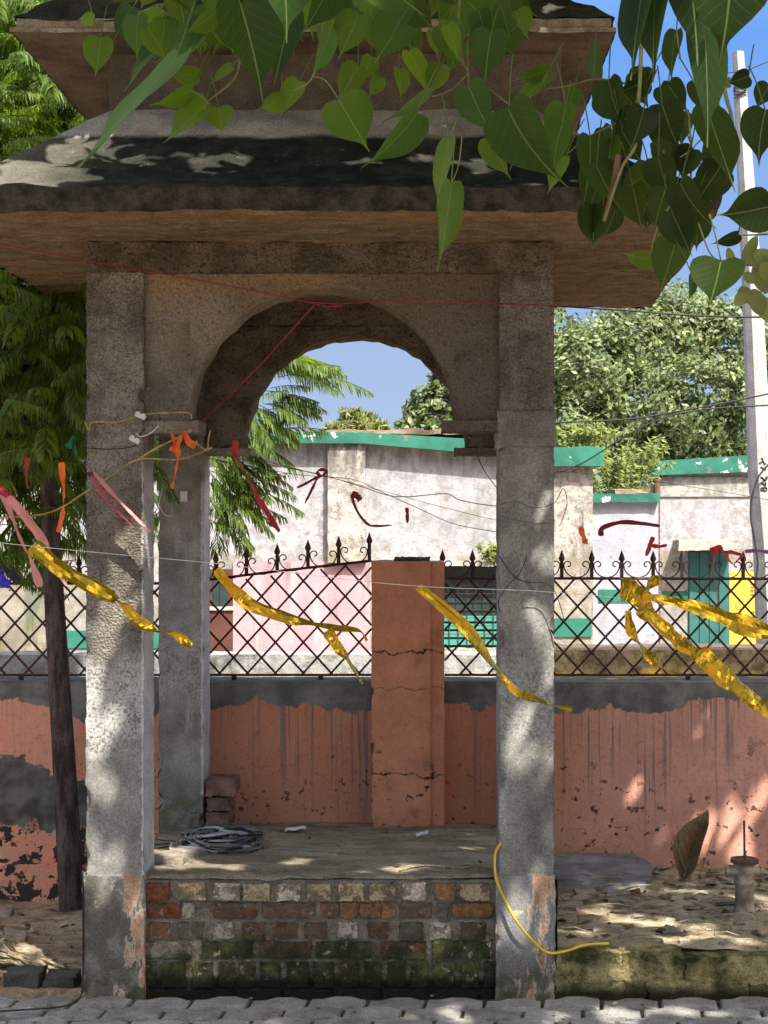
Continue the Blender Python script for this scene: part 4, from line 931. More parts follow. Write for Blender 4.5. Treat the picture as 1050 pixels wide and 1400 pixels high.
for pts, Y, r0, r1 in (([(640, -60), (627, 20), (632, 75), (640, 100), (642, 120)], 2.6, .003, .0015), ([(640, 100), (618, 122), (592, 132)], 2.65, .002, .0012), ([(450, -40), (440, 45), (428, 105), (400, 125)], 2.5, .003, .0015),
    ([(428, 105), (445, 110), (463, 136)], 2.5, .0015, .001), ([(860, 115), (815, 108), (775, 118), (738, 122)], 2.65, .0026, .0012), ([(738, 122), (748, 100)], 2.65, .0012, .001), ([(330, 60), (322, 105), (285, 138), (280, 150)], 2.75, .0025, .0012),
    ([(285, 138), (262, 124)], 2.75, .001, .001), ([(878, -80), (876, 80), (872, 150), (868, 200), (850, 230), (826, 302)], 2.45, .0038, .0022), ([(993, 20), (990, 115), (1000, 160), (1003, 205), (995, 250)], 2.3, .0042, .002),
    ([(940, 150), (945, 205), (942, 260), (925, 330)], 2.4, .0022, .0014), ([(990, 170), (960, 190), (945, 205), (930, 215)], 2.4, .0018, .001), ([(940, 240), (900, 310), (890, 345)], 2.4, .002, .001), ([(930, 80), (925, 42)], 2.4, .002, .001),
    ([(700, 145), (680, 130), (668, 120)], 2.5, .0016, .001), ([(624, 165), (615, 190)], 2.5, .0012, .001), ([(632, 185), (627, 225), (617, 252)], 2.45, .0012, .001), ([(215, 8), (240, 22), (300, 20), (380, 12), (480, -8)], 2.8, .003, .002), ([(130, 26), (160, 25), (215, 8)], 2.85, .0015, .001),
    ([(772, 214), (800, 190), (835, 172), (860, 160)], 2.55, .0012, .002), ([(955, 305), (970, 345), (985, 358)], 2.25, .0014, .001), ([(1050, 320), (1010, 322)], 2.3, .002, .001)):
    twig(pts, Y, r0, r1)
for pts in ([(846, 212), (838, 255), (826, 302)],):
    b2 = MB(); s_ = spline([P(x, y, 2.42) for x, y in pts], 6); b2.tube(s_, [.006-.002*k/(len(s_)-1) for k in range(len(s_))], 6); b2.build('dead_twig', M['rust'], pt_, smooth=True)
b = MB()
for (x, y) in ((996, 109), (996, 117), (992, 113)):
    c_ = P(x, y, 2.28); b.lathe(c_.x, c_.y, [(.0005, c_.z-.004), (.0035, c_.z-.002), (.0042, c_.z), (.0032, c_.z+.003), (.0005, c_.z+.0045)], 8)
b.build('fig', M['pale_leaf'], pt_, smooth=True)
# round leaved shrub branch at the right edge
rs = thing('round_leaf_branch', P(1120, 420, 3.0), 'pale round leaved branch poking in at the right edge before the pole', 'branch')
b = MB()
for (bx, by, tx, ty, wd) in ((1015, 360, 1036, 322, 20), (1002, 362, 995, 338, 12), (1020, 360, 1052, 342, 22), (1050, 350, 1046, 402, 42), (1018, 372, 1030, 388, 14), (1013, 392, 1026, 415, 22), (1030, 395, 1040, 432, 26), (1030, 350, 1062, 352, 22), (1020, 400, 1005, 418, 18), (1042, 405, 1050, 440, 24), (1060, 380, 1040, 360, 26)):
    A = P(bx, by, 3.0); d = P(tx, ty, 3.0+rnd.uniform(-.02, .02))-A; L = d.length; vw = (Vector((0, 0, EYE))-A).normalized(); side = d.cross(vw).normalized(); a = rnd.uniform(-.5, .5)
    nn = vw*math.cos(a)+side*math.sin(a); sd_ = d.normalized().cross(nn).normalized(); v = []; uu = []
    for i in range(9):
        t = i/8; hw = wd*3/F*.5*math.sin(math.pi*min(.999, max(.02, t**.85)))**.6
        for u in (-1, 0, 1): v.append(A+d*t+sd_*hw*u+nn*(.1*hw*abs(u))); uu.append((u, t))
    f = [(i*3+j, i*3+j+1, i*3+j+4, i*3+j+3) for i in range(8) for j in (0, 1)]
    b.mesh(v, f, tint(.9, 1.3), [[uu[k] for k in q] for q in f])
b.build('leaves', M['pale_leaf'], rs, smooth=True)
b = MB(); b.tube(spline([P(1130, 410, 3.02), P(1060, 372, 3.01), P(1018, 361, 3.0), P(1000, 362, 3.0)], 5), .003, 5); b.tube(spline([P(1060, 372, 3.01), P(1040, 400, 3.01), P(1013, 392, 3.0)], 5), .002, 5); b.build('stem', M['bark2'], rs)

# ---------------------------------------------------------------- feathery tree at the left
ft = thing('feathery_tree', P(97, 1243, 6.72), 'slender dark trunked tree with drooping feathery leaves at the left', 'tree')
b = MB(); s_ = spline([P(99, 1262, 6.72), P(92, 1120, 6.72), P(82, 950, 6.74), P(72, 780, 6.78), P(66, 640, 6.85), P(60, 480, 7.0), P(50, 300, 7.2), P(40, 60, 7.5), P(30, -160, 7.8)], 5); n = len(s_)
b.tube(s_, [max(.016, .058-.045*(k/(n-1))**1.2) for k in range(n)], 12); b.build('trunk', M['bark'], ft, smooth=True)
fb = MB(); rnd = random.Random(31)
def spray(p, d, L, droop=1.0, tn=None, pin=.12):
    """a twig with comb-like hanging leaflets"""
    d = d.normalized(); n = int(L/.017); pts = []; q = p.copy(); dd = d.copy()
    for i in range(n+1):
        pts.append(q.copy()); dd = (dd+Vector((0, 0, -.028*droop))).normalized(); q = q+dd*(L/n)
    fb.tube(pts[::4]+[pts[-1]], .0022, 3, cap=False, c=(.8, .6, .5))
    for i in range(2, n):
        dd = (pts[i+1]-pts[i-1]).normalized(); side = dd.cross(Vector((0, 0, 1)))
        if side.length < .01: side = Vector((1, 0, 0))
        side.normalize(); l0 = pin*math.sin(math.pi*min(1, .25+.75*i/n))**.5*rnd.uniform(.75, 1.15)
        for sg in (-1, 1):
            g = rnd.uniform(.35, 1.0)*droop
            a = (dd*.75+side*sg*.7+Vector((0, 0, -g*.5))).normalized(); e = (dd*.3+side*sg*.25+Vector((0, 0, -g*1.3))).normalized()
            m_ = pts[i]+a*l0*.5; t_ = m_+e*l0*.5; wv = a.cross(Vector((rnd.uniform(-.6, .6), rnd.uniform(-.6, .6), 1))).normalized()*.0055
            c = tn or tint(.7, 1.35, .25)
            fb.mesh([pts[i]-wv*.3, pts[i]+wv*.3, m_+wv, m_-wv, t_+wv*.25, t_-wv*.25], [(0, 1, 2, 3), (3, 2, 4, 5)], c)
def cluster(px, py, Y, n, spread, L=(.25, .45), dirs=None, droop=1.0):
    c = P(px, py, Y)
    for _ in range(n):
        p = c+Vector((rnd.gauss(0, spread), rnd.gauss(0, spread*.8), rnd.gauss(0, spread)))
        a = rnd.uniform(0, 6.28); d = dirs+Vector((rnd.uniform(-.6, .6), rnd.uniform(-.6, .6), rnd.uniform(-.4, .4))) if dirs else Vector((math.cos(a), math.sin(a), rnd.uniform(-.7, .5)))
        spray(p, d, rnd.uniform(*L), droop)
def limb(pts, r0=.03, r1=.006):
    s_ = spline([P(x, y, Y) for x, y, Y in pts], 6); n = len(s_); lb = MB(); lb.tube(s_, [r0+(r1-r0)*k/(n-1) for k in range(n)], 6); lb.build('branch', M['bark'], ft, smooth=True)
limb([(60, 480, 7.0), (120, 430, 7.6), (220, 440, 8.0), (330, 480, 8.2), (420, 505, 8.2)], .035, .008); limb([(66, 640, 6.85), (140, 600, 7.6), (240, 600, 8.1), (310, 620, 8.2), (360, 660, 8.2)], .03, .006)
limb([(55, 400, 7.1), (0, 330, 7.3), (-80, 330, 7.5)], .03, .006); limb([(50, 300, 7.2), (100, 200, 7.8), (150, 80, 8.3)], .03, .006); limb([(66, 640, 6.85), (20, 560, 7.0), (-40, 520, 7.2)]); limb([(45, 200, 7.35), (0, 100, 7.5), (-60, 60, 7.6)])
for px, py, Y, n, sp in ((20, 60, 7.6, 34, .30), (90, 90, 8.0, 30, .25), (60, 170, 7.8, 26, .22), (-30, 170, 7.6, 24, .3), (130, 20, 8.4, 20, .3), (20, 410, 7.3, 22, .2), (70, 430, 7.5, 24, .2), (30, 500, 7.3, 26, .22), (90, 520, 7.6, 22, .2), (20, 580, 7.2, 22, .2), (95, 610, 7.5, 18, .18), (-60, 450, 7.4, 26, .3),
                         (-20, 640, 7.2, 20, .22), (90, 680, 7.4, 11, .14), (30, 690, 7.3, 12, .16), (215, 640, 7.9, 10, .12), (200, 560, 8.0, 10, .2), (200, 690, 7.9, 6, .1), (-90, 300, 7.4, 20, .3), (60, 330, 8.4, 24, .4), (10, 730, 7.2, 8, .12), (40, 250, 7.0, 14, .2), (110, 150, 7.6, 14, .2), (30, 110, 7.2, 16, .25), (60, 560, 6.6, 9, .15), (50, 450, 6.65, 10, .16), (60, 380, 6.75, 10, .16), (70, 500, 6.6, 8, .14), (70, 620, 6.55, 5, .09), (60, 500, 9.0, 20, .4)):
    cluster(px, py, Y, int(n*((4.2 if py < 540 else 1.9) if px < 150 else 1.2)), sp*1.05)
for px, py, n, d, L in ((345, 500, 9, Vector((1, 0, .15)), (.3, .45)), (405, 498, 7, Vector((1, -.1, -.05)), (.28, .36)), (350, 540, 16, Vector((1, -.2, -.1)), (.2, .32)), (330, 570, 14, Vector((.8, -.3, -.3)), (.2, .3)), (320, 600, 10, Vector((.7, 0, -.4)), (.2, .3)),
                        (300, 640, 12, Vector((.8, 0, -.3)), (.2, .35)), (310, 670, 14, Vector((.9, 0, -.3)), (.2, .32)), (300, 700, 10, Vector((.5, 0, -.6)), (.15, .28)), (335, 650, 7, Vector((1, 0, -.1)), (.15, .25)), (290, 610, 6, Vector((.5, 0, -.6)), (.2, .3))):
    cluster(px, py, 8.2, n, .07, L, d, .85)
fb.build('foliage', M['feather'], ft)

# ---------------------------------------------------------------- trees beyond the buildings
def tree(name, label, base, blobs, nleaf, size, m, seed, group='trees beyond the buildings', trunk_r=.22, droop=0):
    r = random.Random(seed); t = thing(name, base, label, 'tree', group)
    b = MB(); top = max(q[0].z for q in blobs); c0 = sum((q[0] for q in blobs), Vector())/len(blobs)
    bs = Vector(base); s_ = spline([bs, bs.lerp(c0, .5)+Vector((.1, 0, 0)), c0], 5)
    b.tube(s_, [trunk_r*(1-.6*k/(len(s_)-1)) for k in range(len(s_))], 9)
    for q, rad in blobs: b.tube(spline([bs.lerp(c0, .55), bs.lerp(q, .75), q], 4), [trunk_r*.45, trunk_r*.4]+[trunk_r*.12]*7, 6)
    b.build('trunk', M['bark2'], t, smooth=True)
    b = MB(); tot = sum(q[1]**2 for q in blobs)
    for q, rad in blobs:
        k = int(nleaf*rad**2/tot); subs = []
        for _ in range(max(6, int(k/48))):
            v = Vector((r.gauss(0, 1), r.gauss(0, 1), r.gauss(0, 1))).normalized()*rad*r.uniform(.55, 1.0)
            v.z *= .85; subs.append((q+v, v.normalized(), r.uniform(.75, 1.25)))
        for _ in range(k):
            s, nv, ct = r.choice(subs); rr = rad*.14
            p = s+Vector((r.gauss(0, rr), r.gauss(0, rr), r.gauss(0, rr*.75)))
            nn = (nv+Vector((r.uniform(-1, 1), r.uniform(-1, 1), r.uniform(-.3, 1)))).normalized()
            d = nn.orthogonal().normalized(); d.rotate(__import__('mathutils').Quaternion(nn, r.uniform(0, 6.28)))
            if droop: d = (d+Vector((0, 0, -droop))).normalized(); 
            e = d.cross(nn).normalized(); L = size*r.uniform(.7, 1.3); W = L*(.5 if not droop else .16); kk = r.uniform(.75, 1.25)*ct
            b.face([p-d*L*.5, p-e*W*.5-d*L*.05, p+d*L*.5, p+e*W*.5-d*L*.05], (kk*r.uniform(.9, 1.15), kk, kk*r.uniform(.75, 1.1)))
    b.build('crown', m, t)
def B(px, py, Y, r): return (P(px, py, Y), r*Y/F)
tree('leafy_tree', 'large dense pale green tree rising behind the green door building', P(905, 740, 34), [B(800, 500, 33, 75), B(860, 460, 34, 70), B(930, 450, 35, 75), B(1000, 470, 35, 75), B(1070, 500, 35, 80), B(880, 560, 33, 80), B(960, 550, 32.5, 80), B(1030, 590, 33, 70), B(800, 590, 32.5, 60), B(880, 640, 33, 55), B(960, 640, 33, 60), B(740, 540, 34, 60), B(760, 450, 35, 45), B(1130, 560, 36, 80)], 52000, .145, M['tree_leaf'], 5, trunk_r=.3)
tree('leafy_tree', 'rounded tree above the green parapet at the right side of the arch', P(600, 720, 40), [B(592, 560, 40, 38), B(620, 540, 40, 40), B(570, 585, 39, 28), B(655, 560, 40, 45), B(610, 600, 39, 35)], 7000, .21, M['tree_leaf'], 6)
tree('willowy_tree', 'small yellowish willowy tree peeking over the parapet in the middle of the arch', P(490, 720, 46), [B(488, 580, 46, 26), B(470, 592, 46, 24), B(512, 592, 46, 22)], 4200, .34, M['pale_leaf'], 7, droop=.9, trunk_r=.15)
# bamboo-like shrub behind the annex and weeds on the parapet
def shrub(name, label, x, y, Y, n, hgt, spread, seed, m, cat='shrub'):
    r = random.Random(seed); t = thing(name, P(x, y, Y), label, cat); st, lf = MB(), MB(); o = P(x, y, Y); k = Y/F
    for _ in range(n):
        a = r.uniform(-1, 1); h = hgt*k*r.uniform(.5, 1); s0 = o+Vector((a*spread*.6*k, r.uniform(-.5, .5)*spread*k, 0))
        tip = s0+Vector((a*spread*k*r.uniform(.3, 1.2), r.uniform(-.4, .4)*spread*k, h)); mid = s0.lerp(tip, .5)+Vector((0, 0, h*.12)); pts = spline([s0, mid, tip], 8)
        st.tube(pts, .55*k, 3)
        for p in pts[3:]:
            for _ in range(4):
                d = Vector((r.uniform(-1, 1), r.uniform(-1, 1), r.uniform(-1, .5))).normalized(); e = d.orthogonal().normalized(); L = 9*k*r.uniform(.6, 1.3); W = L*.16; kk = r.uniform(.7, 1.3)
                lf.face([p, p+d*L*.4+e*W, p+d*L, p+d*L*.4-e*W], (kk, kk, kk*.8))
    st.build('stems', m, t); lf.build('leaves', m, t)
shrub('bamboo_shrub', 'yellow green bamboo like shrub rising behind the low annex', 838, 690, 26.5, 60, 95, 52, 3, M['pale_leaf'])
shrub('parapet_weeds', 'yellowing weeds growing on the parapet beside the right front pillar', 785, 612, 22.0, 40, 42, 46, 4, M['pale_leaf'], 'weeds')
shrub('sprouting_weed', 'small yellowish weed sprouting above the barred window', 668, 768, 19.75, 14, 26, 16, 9, M['pale_leaf'], 'weeds')
# ---------------------------------------------------------------- threads, wires and ribbons
def cord(name, pts, Y, r, m, label, cat, sag=0, n=8, group=None):
    b = MB(); q = [P(p[0], p[1], p[2] if len(p) > 2 else Y) for p in pts]
    b.tube(spline(q, n), r, 6); return b.build(name, m, None, True, label, cat, group)
cord('foil_string', [(-60, 733), (0, 742), (150, 757), (300, 771), (500, 795), (600, 803), (730, 808), (850, 818), (960, 834), (1110, 858)], 3.2, .0007, M['white_string'], 'thin pale string carrying the gold foil strips across the front', 'string')
cord('twine', [(-70, 715, 5.0), (0, 708, 5.05), (70, 700, 5.15), (130, 664, 5.29), (150, 652, 5.31), (190, 628, 5.31), (245, 628, 5.31), (290, 612, 5.3)], 5.2, .0035, M['yellow_rope'], 'yellow twine slanting past the left front pillar', 'rope')
cord('twine', [(190, 627, 5.29), (215, 612, 5.29), (240, 600, 5.29), (262, 588, 5.29)], 5.29, .0036, M['yellow_rope'], 'short yellow twine end rising to the arch ledge', 'rope')
cord('twine', [(116, 576, 5.31), (122, 588, 5.31), (127, 577, 5.31), (160, 577, 5.32), (185, 570, 5.32), (200, 566, 5.33), (255, 564, 5.33), (262, 573, 5.33)], 5.3, .003, M['yellow_rope'], 'yellow twine tied around the left front pillar at arch level', 'rope')
cord('twine', [(268, 603, 5.28), (273, 610, 5.28), (283, 614, 5.28), (285, 600, 5.28), (288, 588, 5.28)], 5.28, .003, M['yellow_rope'], 'curled loose yellow twine end beside the arch ledge', 'rope')
cord('red_thread', [(-40, 325, 5.0), (60, 345, 5.1), (190, 369, 5.32), (265, 382, 5.33), (350, 398, 5.33), (430, 415, 5.33), (445, 419, 5.33), (470, 417, 5.33), (425, 413, 5.33), (465, 415, 5.33), (560, 411, 5.33), (680, 415, 5.32), (757, 418, 5.32)], 5.3, .0022, M['red_thread'], 'red thread stretched across the top of the front arch', 'thread')
cord('red_thread', [(430, 417, 5.33), (400, 450, 5.4), (350, 505, 5.52), (300, 553, 5.6), (270, 584, 5.66)], 5.5, .0026, M['red_thread'], 'twisted red thread slanting down through the front arch', 'thread')
cord('cable', [(757, 418), (850, 424), (960, 432), (1100, 434)], 8.5, .006, M['black_wire'], 'black overhead cable just below the eaves at right', 'cable')
cord('cable', [(700, 582), (760, 578), (860, 573), (940, 560), (1000, 549), (1100, 528)], 9.5, .006, M['black_wire'], 'black cable rising to the pole across the leafy tree', 'cable')
cord('cable', [(740, 650), (790, 636), (840, 606), (890, 578), (960, 560), (1100, 552)], 9.6, .006, M['black_wire'], 'lower black cable curving up from the right pillar toward the pole', 'cable')
cord('cable', [(1090, 600), (1046, 640), (1032, 665), (1026, 700), (1031, 735), (1036, 770), (1032, 800)], 10.9, .007, M['black_wire'], 'loose black cable looping down in front of the utility pole', 'cable')
cord('cable', [(1080, 70), (1020, 96), (975, 100)], 10.9, .004, M['black_wire'], 'short cable leaving the pole top toward upper right', 'cable')
cord('wire', [(285, 618), (350, 632), (430, 647), (490, 664), (530, 677), (560, 679), (610, 675), (630, 684), (683, 692), (757, 690)], 6.9, .0022, M['grey_wire'], 'dark wire sagging through the arch before the white wall, uppermost', 'wire')
cord('wire', [(283, 626), (400, 648), (480, 655), (520, 672), (570, 694), (620, 716), (683, 728)], 6.95, .0018, M['grey_wire'], 'dark wire dipping toward the right pillar, lowest in the arch', 'wire')
cord('wire', [(295, 610), (400, 640), (500, 665), (600, 692), (683, 712), (760, 726)], 7.05, .0012, M['grey_wire'], 'hair thin wire between the two darker ones in the arch', 'wire')
cord('wire', [(683, 760), (700, 785), (720, 796), (745, 797), (760, 812), (772, 850)], 5.28, .0018, M['black_wire'], 'black wire tied across the right front pillar and dangling', 'wire')
cord('wire', [(684, 838), (682, 820), (695, 800), (710, 785), (720, 762)], 5.28, .0018, M['black_wire'], 'curled black wire on the left edge of the right front pillar', 'wire')
cord('wire', [(668, 592, 5.9), (652, 612, 5.7), (660, 640, 5.5), (680, 668, 5.34)], 5.5, .0018, M['black_wire'], 'thin dark wire hanging under the right arch ledge', 'wire')
cord('wire', [(683, 690), (705, 686), (730, 694), (757, 688), (770, 668), (775, 690), (765, 720)], 5.3, .0014, M['grey_wire'], 'grey wire looped over the middle of the right front pillar', 'wire')
cord('wire', [(683, 705), (720, 714), (757, 716)], 5.32, .0012, M['grey_wire'], 'taut grey wire around the right front pillar', 'wire')
cord('wire', [(112, 612), (150, 614), (182, 610), (190, 596), (198, 586)], 5.315, .0022, M['black_wire'], 'dark wire around the left front pillar below the twine', 'wire')
cord('wire', [(186, 592, 5.3), (192, 597, 5.28), (206, 592, 5.26), (217, 582, 5.26)], 5.28, .002, M['white_string'], 'short white wire bowing out from the plastic clip', 'wire')
cord('wire', [(222, 668), (218, 690), (226, 704), (236, 705)], 6.77, .0022, M['white_string'], 'thin white wire curling down the left rear pillar', 'wire')
cord('wire', [(700, 640), (830, 650), (960, 668), (1090, 690)], 6.5, .0012, M['grey_wire'], 'thin wire with red ribbons crossing before the annex', 'wire')
cord('wire', [(-40, 1385, 5.06), (40, 1380, 5.1), (85, 1376, 5.13), (108, 1366, 5.2), (113, 1340, 5.31), (114, 1250, 5.32), (113, 1190, 5.33)], 5.1, .003, M['black_wire'], 'dark cable lying on the pavers and climbing the left pillar', 'cable')
def yz(py): return 5.30
cord('yellow_cable', [(685, 1152, 5.33), (677, 1168, 5.32), (678, 1200, 5.31), (690, 1230, 5.3), (710, 1265, 5.29), (735, 1293, 5.3), (752, 1303, 5.3), (775, 1300, 5.31), (800, 1292, 5.34), (832, 1290, 5.37)], 5.3, .0048, M['yellow_cable'], 'bright yellow cable looping down the right front pillar', 'cable')

def ribbon(name, pts, Y, w0, w1, m, label, twist=1.5, phase=0.3, crin=.25, n=9, seed=0, cat='ribbon', group=None, fold=.12):
    r = random.Random(seed*13+5); b = MB()
    c = spline([P(p[0], p[1], (p[2] if len(p) > 2 else Y)) for p in pts], n); N = len(c); rows = []
    for i in range(N):
        t = i/(N-1); tan = (c[min(i+1, N-1)]-c[max(i-1, 0)]).normalized(); vw = (Vector((0, 0, EYE))-c[i]).normalized(); s = tan.cross(vw).normalized()
        a = phase+twist*(2.3 if 'foil' in name else 1.7)*t+.9*nz(t*4+seed*3.3, seed); d = s*math.cos(a)+vw*math.sin(a); nn = tan.cross(d).normalized()
        hw = (w0+(w1-w0)*t)*(.44 if 'foil' in name else .5)*Y/F*(1+.3*nz(t*6+seed, 2.2))*(1 if t < .93 else 1-(t-.93)*5)*(1 if t > .04 else .6+t*10)
        if 0 < i < N-1: pass
        row = []
        for k in range(5):
            u = k/2-1
            row.append(c[i]+d*hw*u+nn*(hw*fold*(abs(u)-.5)+hw*crin*(1.3*nz(t*5+seed, u*1.1, seed*1.7)+.35*nz(t*19+seed, u*1.7, seed))))
        rows.append(row)
    v = [p for row in rows for p in row]
    b.mesh(v, [(i*5+k, i*5+k+1, (i+1)*5+k+1, (i+1)*5+k) for i in range(N-1) for k in range(4)])
    o = b.build(name, m, None, False, label, cat, group)
    return o
G = 'gold foil strips tied along the string'; FG = dict(cat='foil strip', group=G, crin=.4)
ribbon('foil_strip', [(44, 745), (70, 768), (105, 790), (150, 815), (158, 822)], 3.2, 26, 24, M['gold'], 'wide gold foil strip crossing the trunk to the left pillar edge', .3, .2, seed=1, **FG)
ribbon('foil_strip', [(152, 816), (172, 832), (190, 850), (215, 862), (240, 868), (262, 884)], 3.2, 18, 14, M['gold'], 'narrow twisted gold foil tail over the left front and rear pillars', 2.6, 1.0, seed=2, **FG)
ribbon('foil_strip', [(296, 778), (318, 805), (345, 828), (390, 843), (440, 856), (490, 862), (502, 876)], 3.22, 17, 24, M['gold'], 'long gold foil strip before the pink wall with pointed end', 1.0, -.5, seed=3, **FG)
ribbon('foil_strip', [(447, 862), (462, 885), (478, 905), (496, 936)], 3.22, 16, 20, M['gold'], 'short gold foil strip dangling toward the orange post', .9, -.3, seed=4, **FG)
ribbon('foil_strip', [(571, 802), (600, 825), (640, 862), (672, 905), (700, 938), (740, 958), (782, 970)], 3.2, 14, 30, M['gold'], 'gold foil strip slanting from the orange post across the right pillar', .9, -.4, seed=5, **FG)
ribbon('foil_strip', [(848, 806), (862, 808), (882, 826), (884, 850)], 3.2, 38, 36, M['gold'], 'bunched gold foil knot before the right fence', .4, .1, seed=6, **FG)
ribbon('foil_strip', [(872, 822), (884, 805), (897, 792), (905, 786)], 3.2, 10, 26, M['gold'], 'short gold foil end sticking up from the knot', .5, .2, seed=7, **FG)
ribbon('foil_strip', [(878, 815), (920, 822), (970, 836), (1010, 852), (1065, 868)], 3.18, 10, 36, M['gold'], 'long smooth gold foil strip running to the right edge past the green door', .3, .1, seed=8, **{**FG, 'crin': .12})
ribbon('foil_strip', [(884, 836), (912, 862), (940, 884), (968, 905)], 3.16, 16, 26, M['gold'], 'glittering crinkled gold foil strip falling from the knot', .5, -.2, seed=9, **{**FG, 'crin': .7})
ribbon('foil_strip', [(955, 890), (985, 920), (1020, 948), (1066, 985)], 3.14, 28, 34, M['gold'], 'lowest gold foil strip reaching the bottom right of the fence', .4, .1, seed=10, **FG)
ribbon('foil_strip', [(858, 835), (864, 865), (880, 888), (908, 915)], 3.2, 10, 26, M['gold'], 'gold foil strip hanging below the left of the knot', .6, .1, seed=11, **FG)
RG = 'cloth ribbons tied to the twine'; RB = dict(group=RG)
Y = 5.2
ribbon('cloth_ribbon', [(84, 632), (86, 655), (88, 672), (86, 700), (80, 728)], Y, 9, 10, M['orange'], 'bright orange ribbon hanging before the trees at far left', 1.5, 0, seed=21, **RB)
ribbon('cloth_ribbon', [(37, 626), (36, 650), (38, 668)], Y, 7, 6, M['red'], 'small red ribbon hanging high at far left', 1, .3, seed=22, **RB)
ribbon('cloth_ribbon', [(202, 620), (202, 645), (200, 670), (202, 690)], 5.6, 8, 7, M['orange'], 'thin orange ribbon hanging between the two left pillars', 1.6, .2, seed=23, **RB)
ribbon('cloth_ribbon', [(242, 608), (243, 630), (238, 655), (235, 668)], 5.29, 9, 12, M['orange'], 'orange ribbon hanging under the left arch ledge', 1.2, .2, seed=24, **RB)
ribbon('cloth_ribbon', [(238, 618), (246, 600), (252, 592), (258, 604), (268, 610)], 5.27, 12, 10, M['orange'], 'tangled orange ribbon knotted at the ledge tip', 2.2, .2, seed=25, **RB)
ribbon('cloth_ribbon', [(236, 592), (238, 606), (232, 616)], 5.27, 6, 6, M['orange'], 'short orange ribbon loop at the twine knot', 1.2, .4, seed=38, **RB)
ribbon('cloth_ribbon', [(322, 602), (322, 620), (330, 640), (345, 664), (352, 680), (362, 695), (382, 727)], 5.6, 10, 7, M['red'], 'long red ribbon blowing in the arch before the feathery branch', 2.2, .2, seed=26, **RB)
ribbon('cloth_ribbon', [(352, 678), (354, 695), (364, 712), (378, 722)], 5.62, 5, 5, M['crimson'], 'thin dark red streamer beside the long red ribbon', 1.2, .4, seed=27, **RB)
ribbon('cloth_ribbon', [(0, 668), (14, 700), (24, 728), (40, 760), (48, 782), (55, 802)], 5.05, 12, 11, M['pink_r'], 'faded pink ribbon, leftmost hanging', 1.6, .2, seed=28, **RB)
ribbon('cloth_ribbon', [(10, 680), (40, 712), (62, 745), (80, 785), (92, 802)], 5.0, 14, 10, M['pink_r'], 'faded pink ribbon slanting over the dark trunk', 1.0, .1, seed=29, **RB)
ribbon('cloth_ribbon', [(-10, 664), (10, 676), (26, 690)], 5.05, 14, 10, M['red'], 'red ribbon knot at the left edge', .8, .1, seed=30, **RB)
ribbon('cloth_ribbon', [(30, 700), (45, 722), (50, 735)], 5.04, 14, 9, M['orange'], 'orange ribbon end between the faded pink ones', .8, .1, seed=31, **RB)
ribbon('cloth_ribbon', [(124, 648), (138, 672), (160, 698), (188, 725)], 5.25, 6, 9, M['rose'], 'rose ribbon slanting across the left front pillar', .8, .2, seed=32, **RB)
ribbon('cloth_ribbon', [(128, 645), (150, 670), (178, 700), (196, 718), (205, 728)], 5.24, 4, 16, M['pink_r'], 'pale pink ribbon blown across the left front pillar', .9, .3, seed=33, **RB)
ribbon('cloth_ribbon', [(120, 650), (128, 646), (136, 655)], 5.25, 9, 7, M['crimson'], 'dark red knot on the left front pillar', 1.2, .1, seed=34, **RB)
ribbon('cloth_ribbon', [(92, 612), (100, 600), (104, 622)], 6.3, 12, 10, M['green_r'], 'small green ribbon among the feathery leaves', 1.0, .2, seed=35, **RB)
ribbon('cloth_ribbon', [(-8, 772), (12, 782), (26, 795)], 4.9, 12, 14, M['black_r'], 'black ribbon with a pale stripe at the left edge', .4, .1, seed=36, **RB)
ribbon('cloth_ribbon', [(-4, 786), (6, 796), (14, 808)], 4.88, 16, 18, M['blue_r'], 'shiny blue ribbon at the left edge', .8, .1, seed=37, **RB)
WG = 'small dark ribbons tied to the wires'; WB = dict(group=WG)
ribbon('tied_ribbon', [(438, 652), (434, 645), (441, 642), (446, 646), (432, 655)], 6.88, 5, 5, M['crimson'], 'dark red bow tied on the wire near the pilaster', .6, .1, seed=41, **WB)
ribbon('tied_ribbon', [(434, 652), (420, 660), (406, 667)], 6.88, 4, 4, M['crimson'], 'dark red bow tail pointing left', .3, .2, seed=42, **WB)
ribbon('tied_ribbon', [(434, 653), (426, 670), (417, 688)], 6.88, 4, 4, M['crimson'], 'dark red bow tail pointing down', .3, .2, seed=43, **WB)
ribbon('tied_ribbon', [(481, 674), (488, 678), (493, 684)], 6.9, 9, 10, M['crimson'], 'dark red ribbon knot over the pilaster', .4, .1, seed=44, **WB)
ribbon('tied_ribbon', [(480, 676), (488, 698), (502, 716), (515, 719), (536, 718)], 6.9, 4, 4, M['crimson'], 'dark red ribbon blown out in an L shape', .5, .1, seed=45, **WB)
ribbon('tied_ribbon', [(556, 694), (557, 704), (557, 715)], 6.9, 5, 5, M['crimson'], 'tiny dark red ribbon on the white wall', .3, .2, seed=46, **WB)
ribbon('tied_ribbon', [(380, 648), (380, 656), (379, 662)], 6.9, 4, 4, M['crimson'], 'tiny dark red ribbon nearest the feathery branch', .3, .2, seed=47, **WB)
ribbon('tied_ribbon', [(794, 720), (797, 732), (803, 744)], 6.5, 6, 14, M['orange'], 'orange ribbon hanging before the blackened end wall', .8, .1, seed=48, **WB)
ribbon('tied_ribbon', [(822, 733), (824, 722), (850, 714), (880, 716), (902, 719)], 6.5, 7, 6, M['crimson'], 'dark red ribbon flying level before the annex', .4, .1, seed=49, **WB)
ribbon('tied_ribbon', [(893, 734), (888, 748), (884, 760)], 6.5, 6, 9, M['red'], 'red ribbon hanging by the drain pipe', .5, .1, seed=50, **WB)
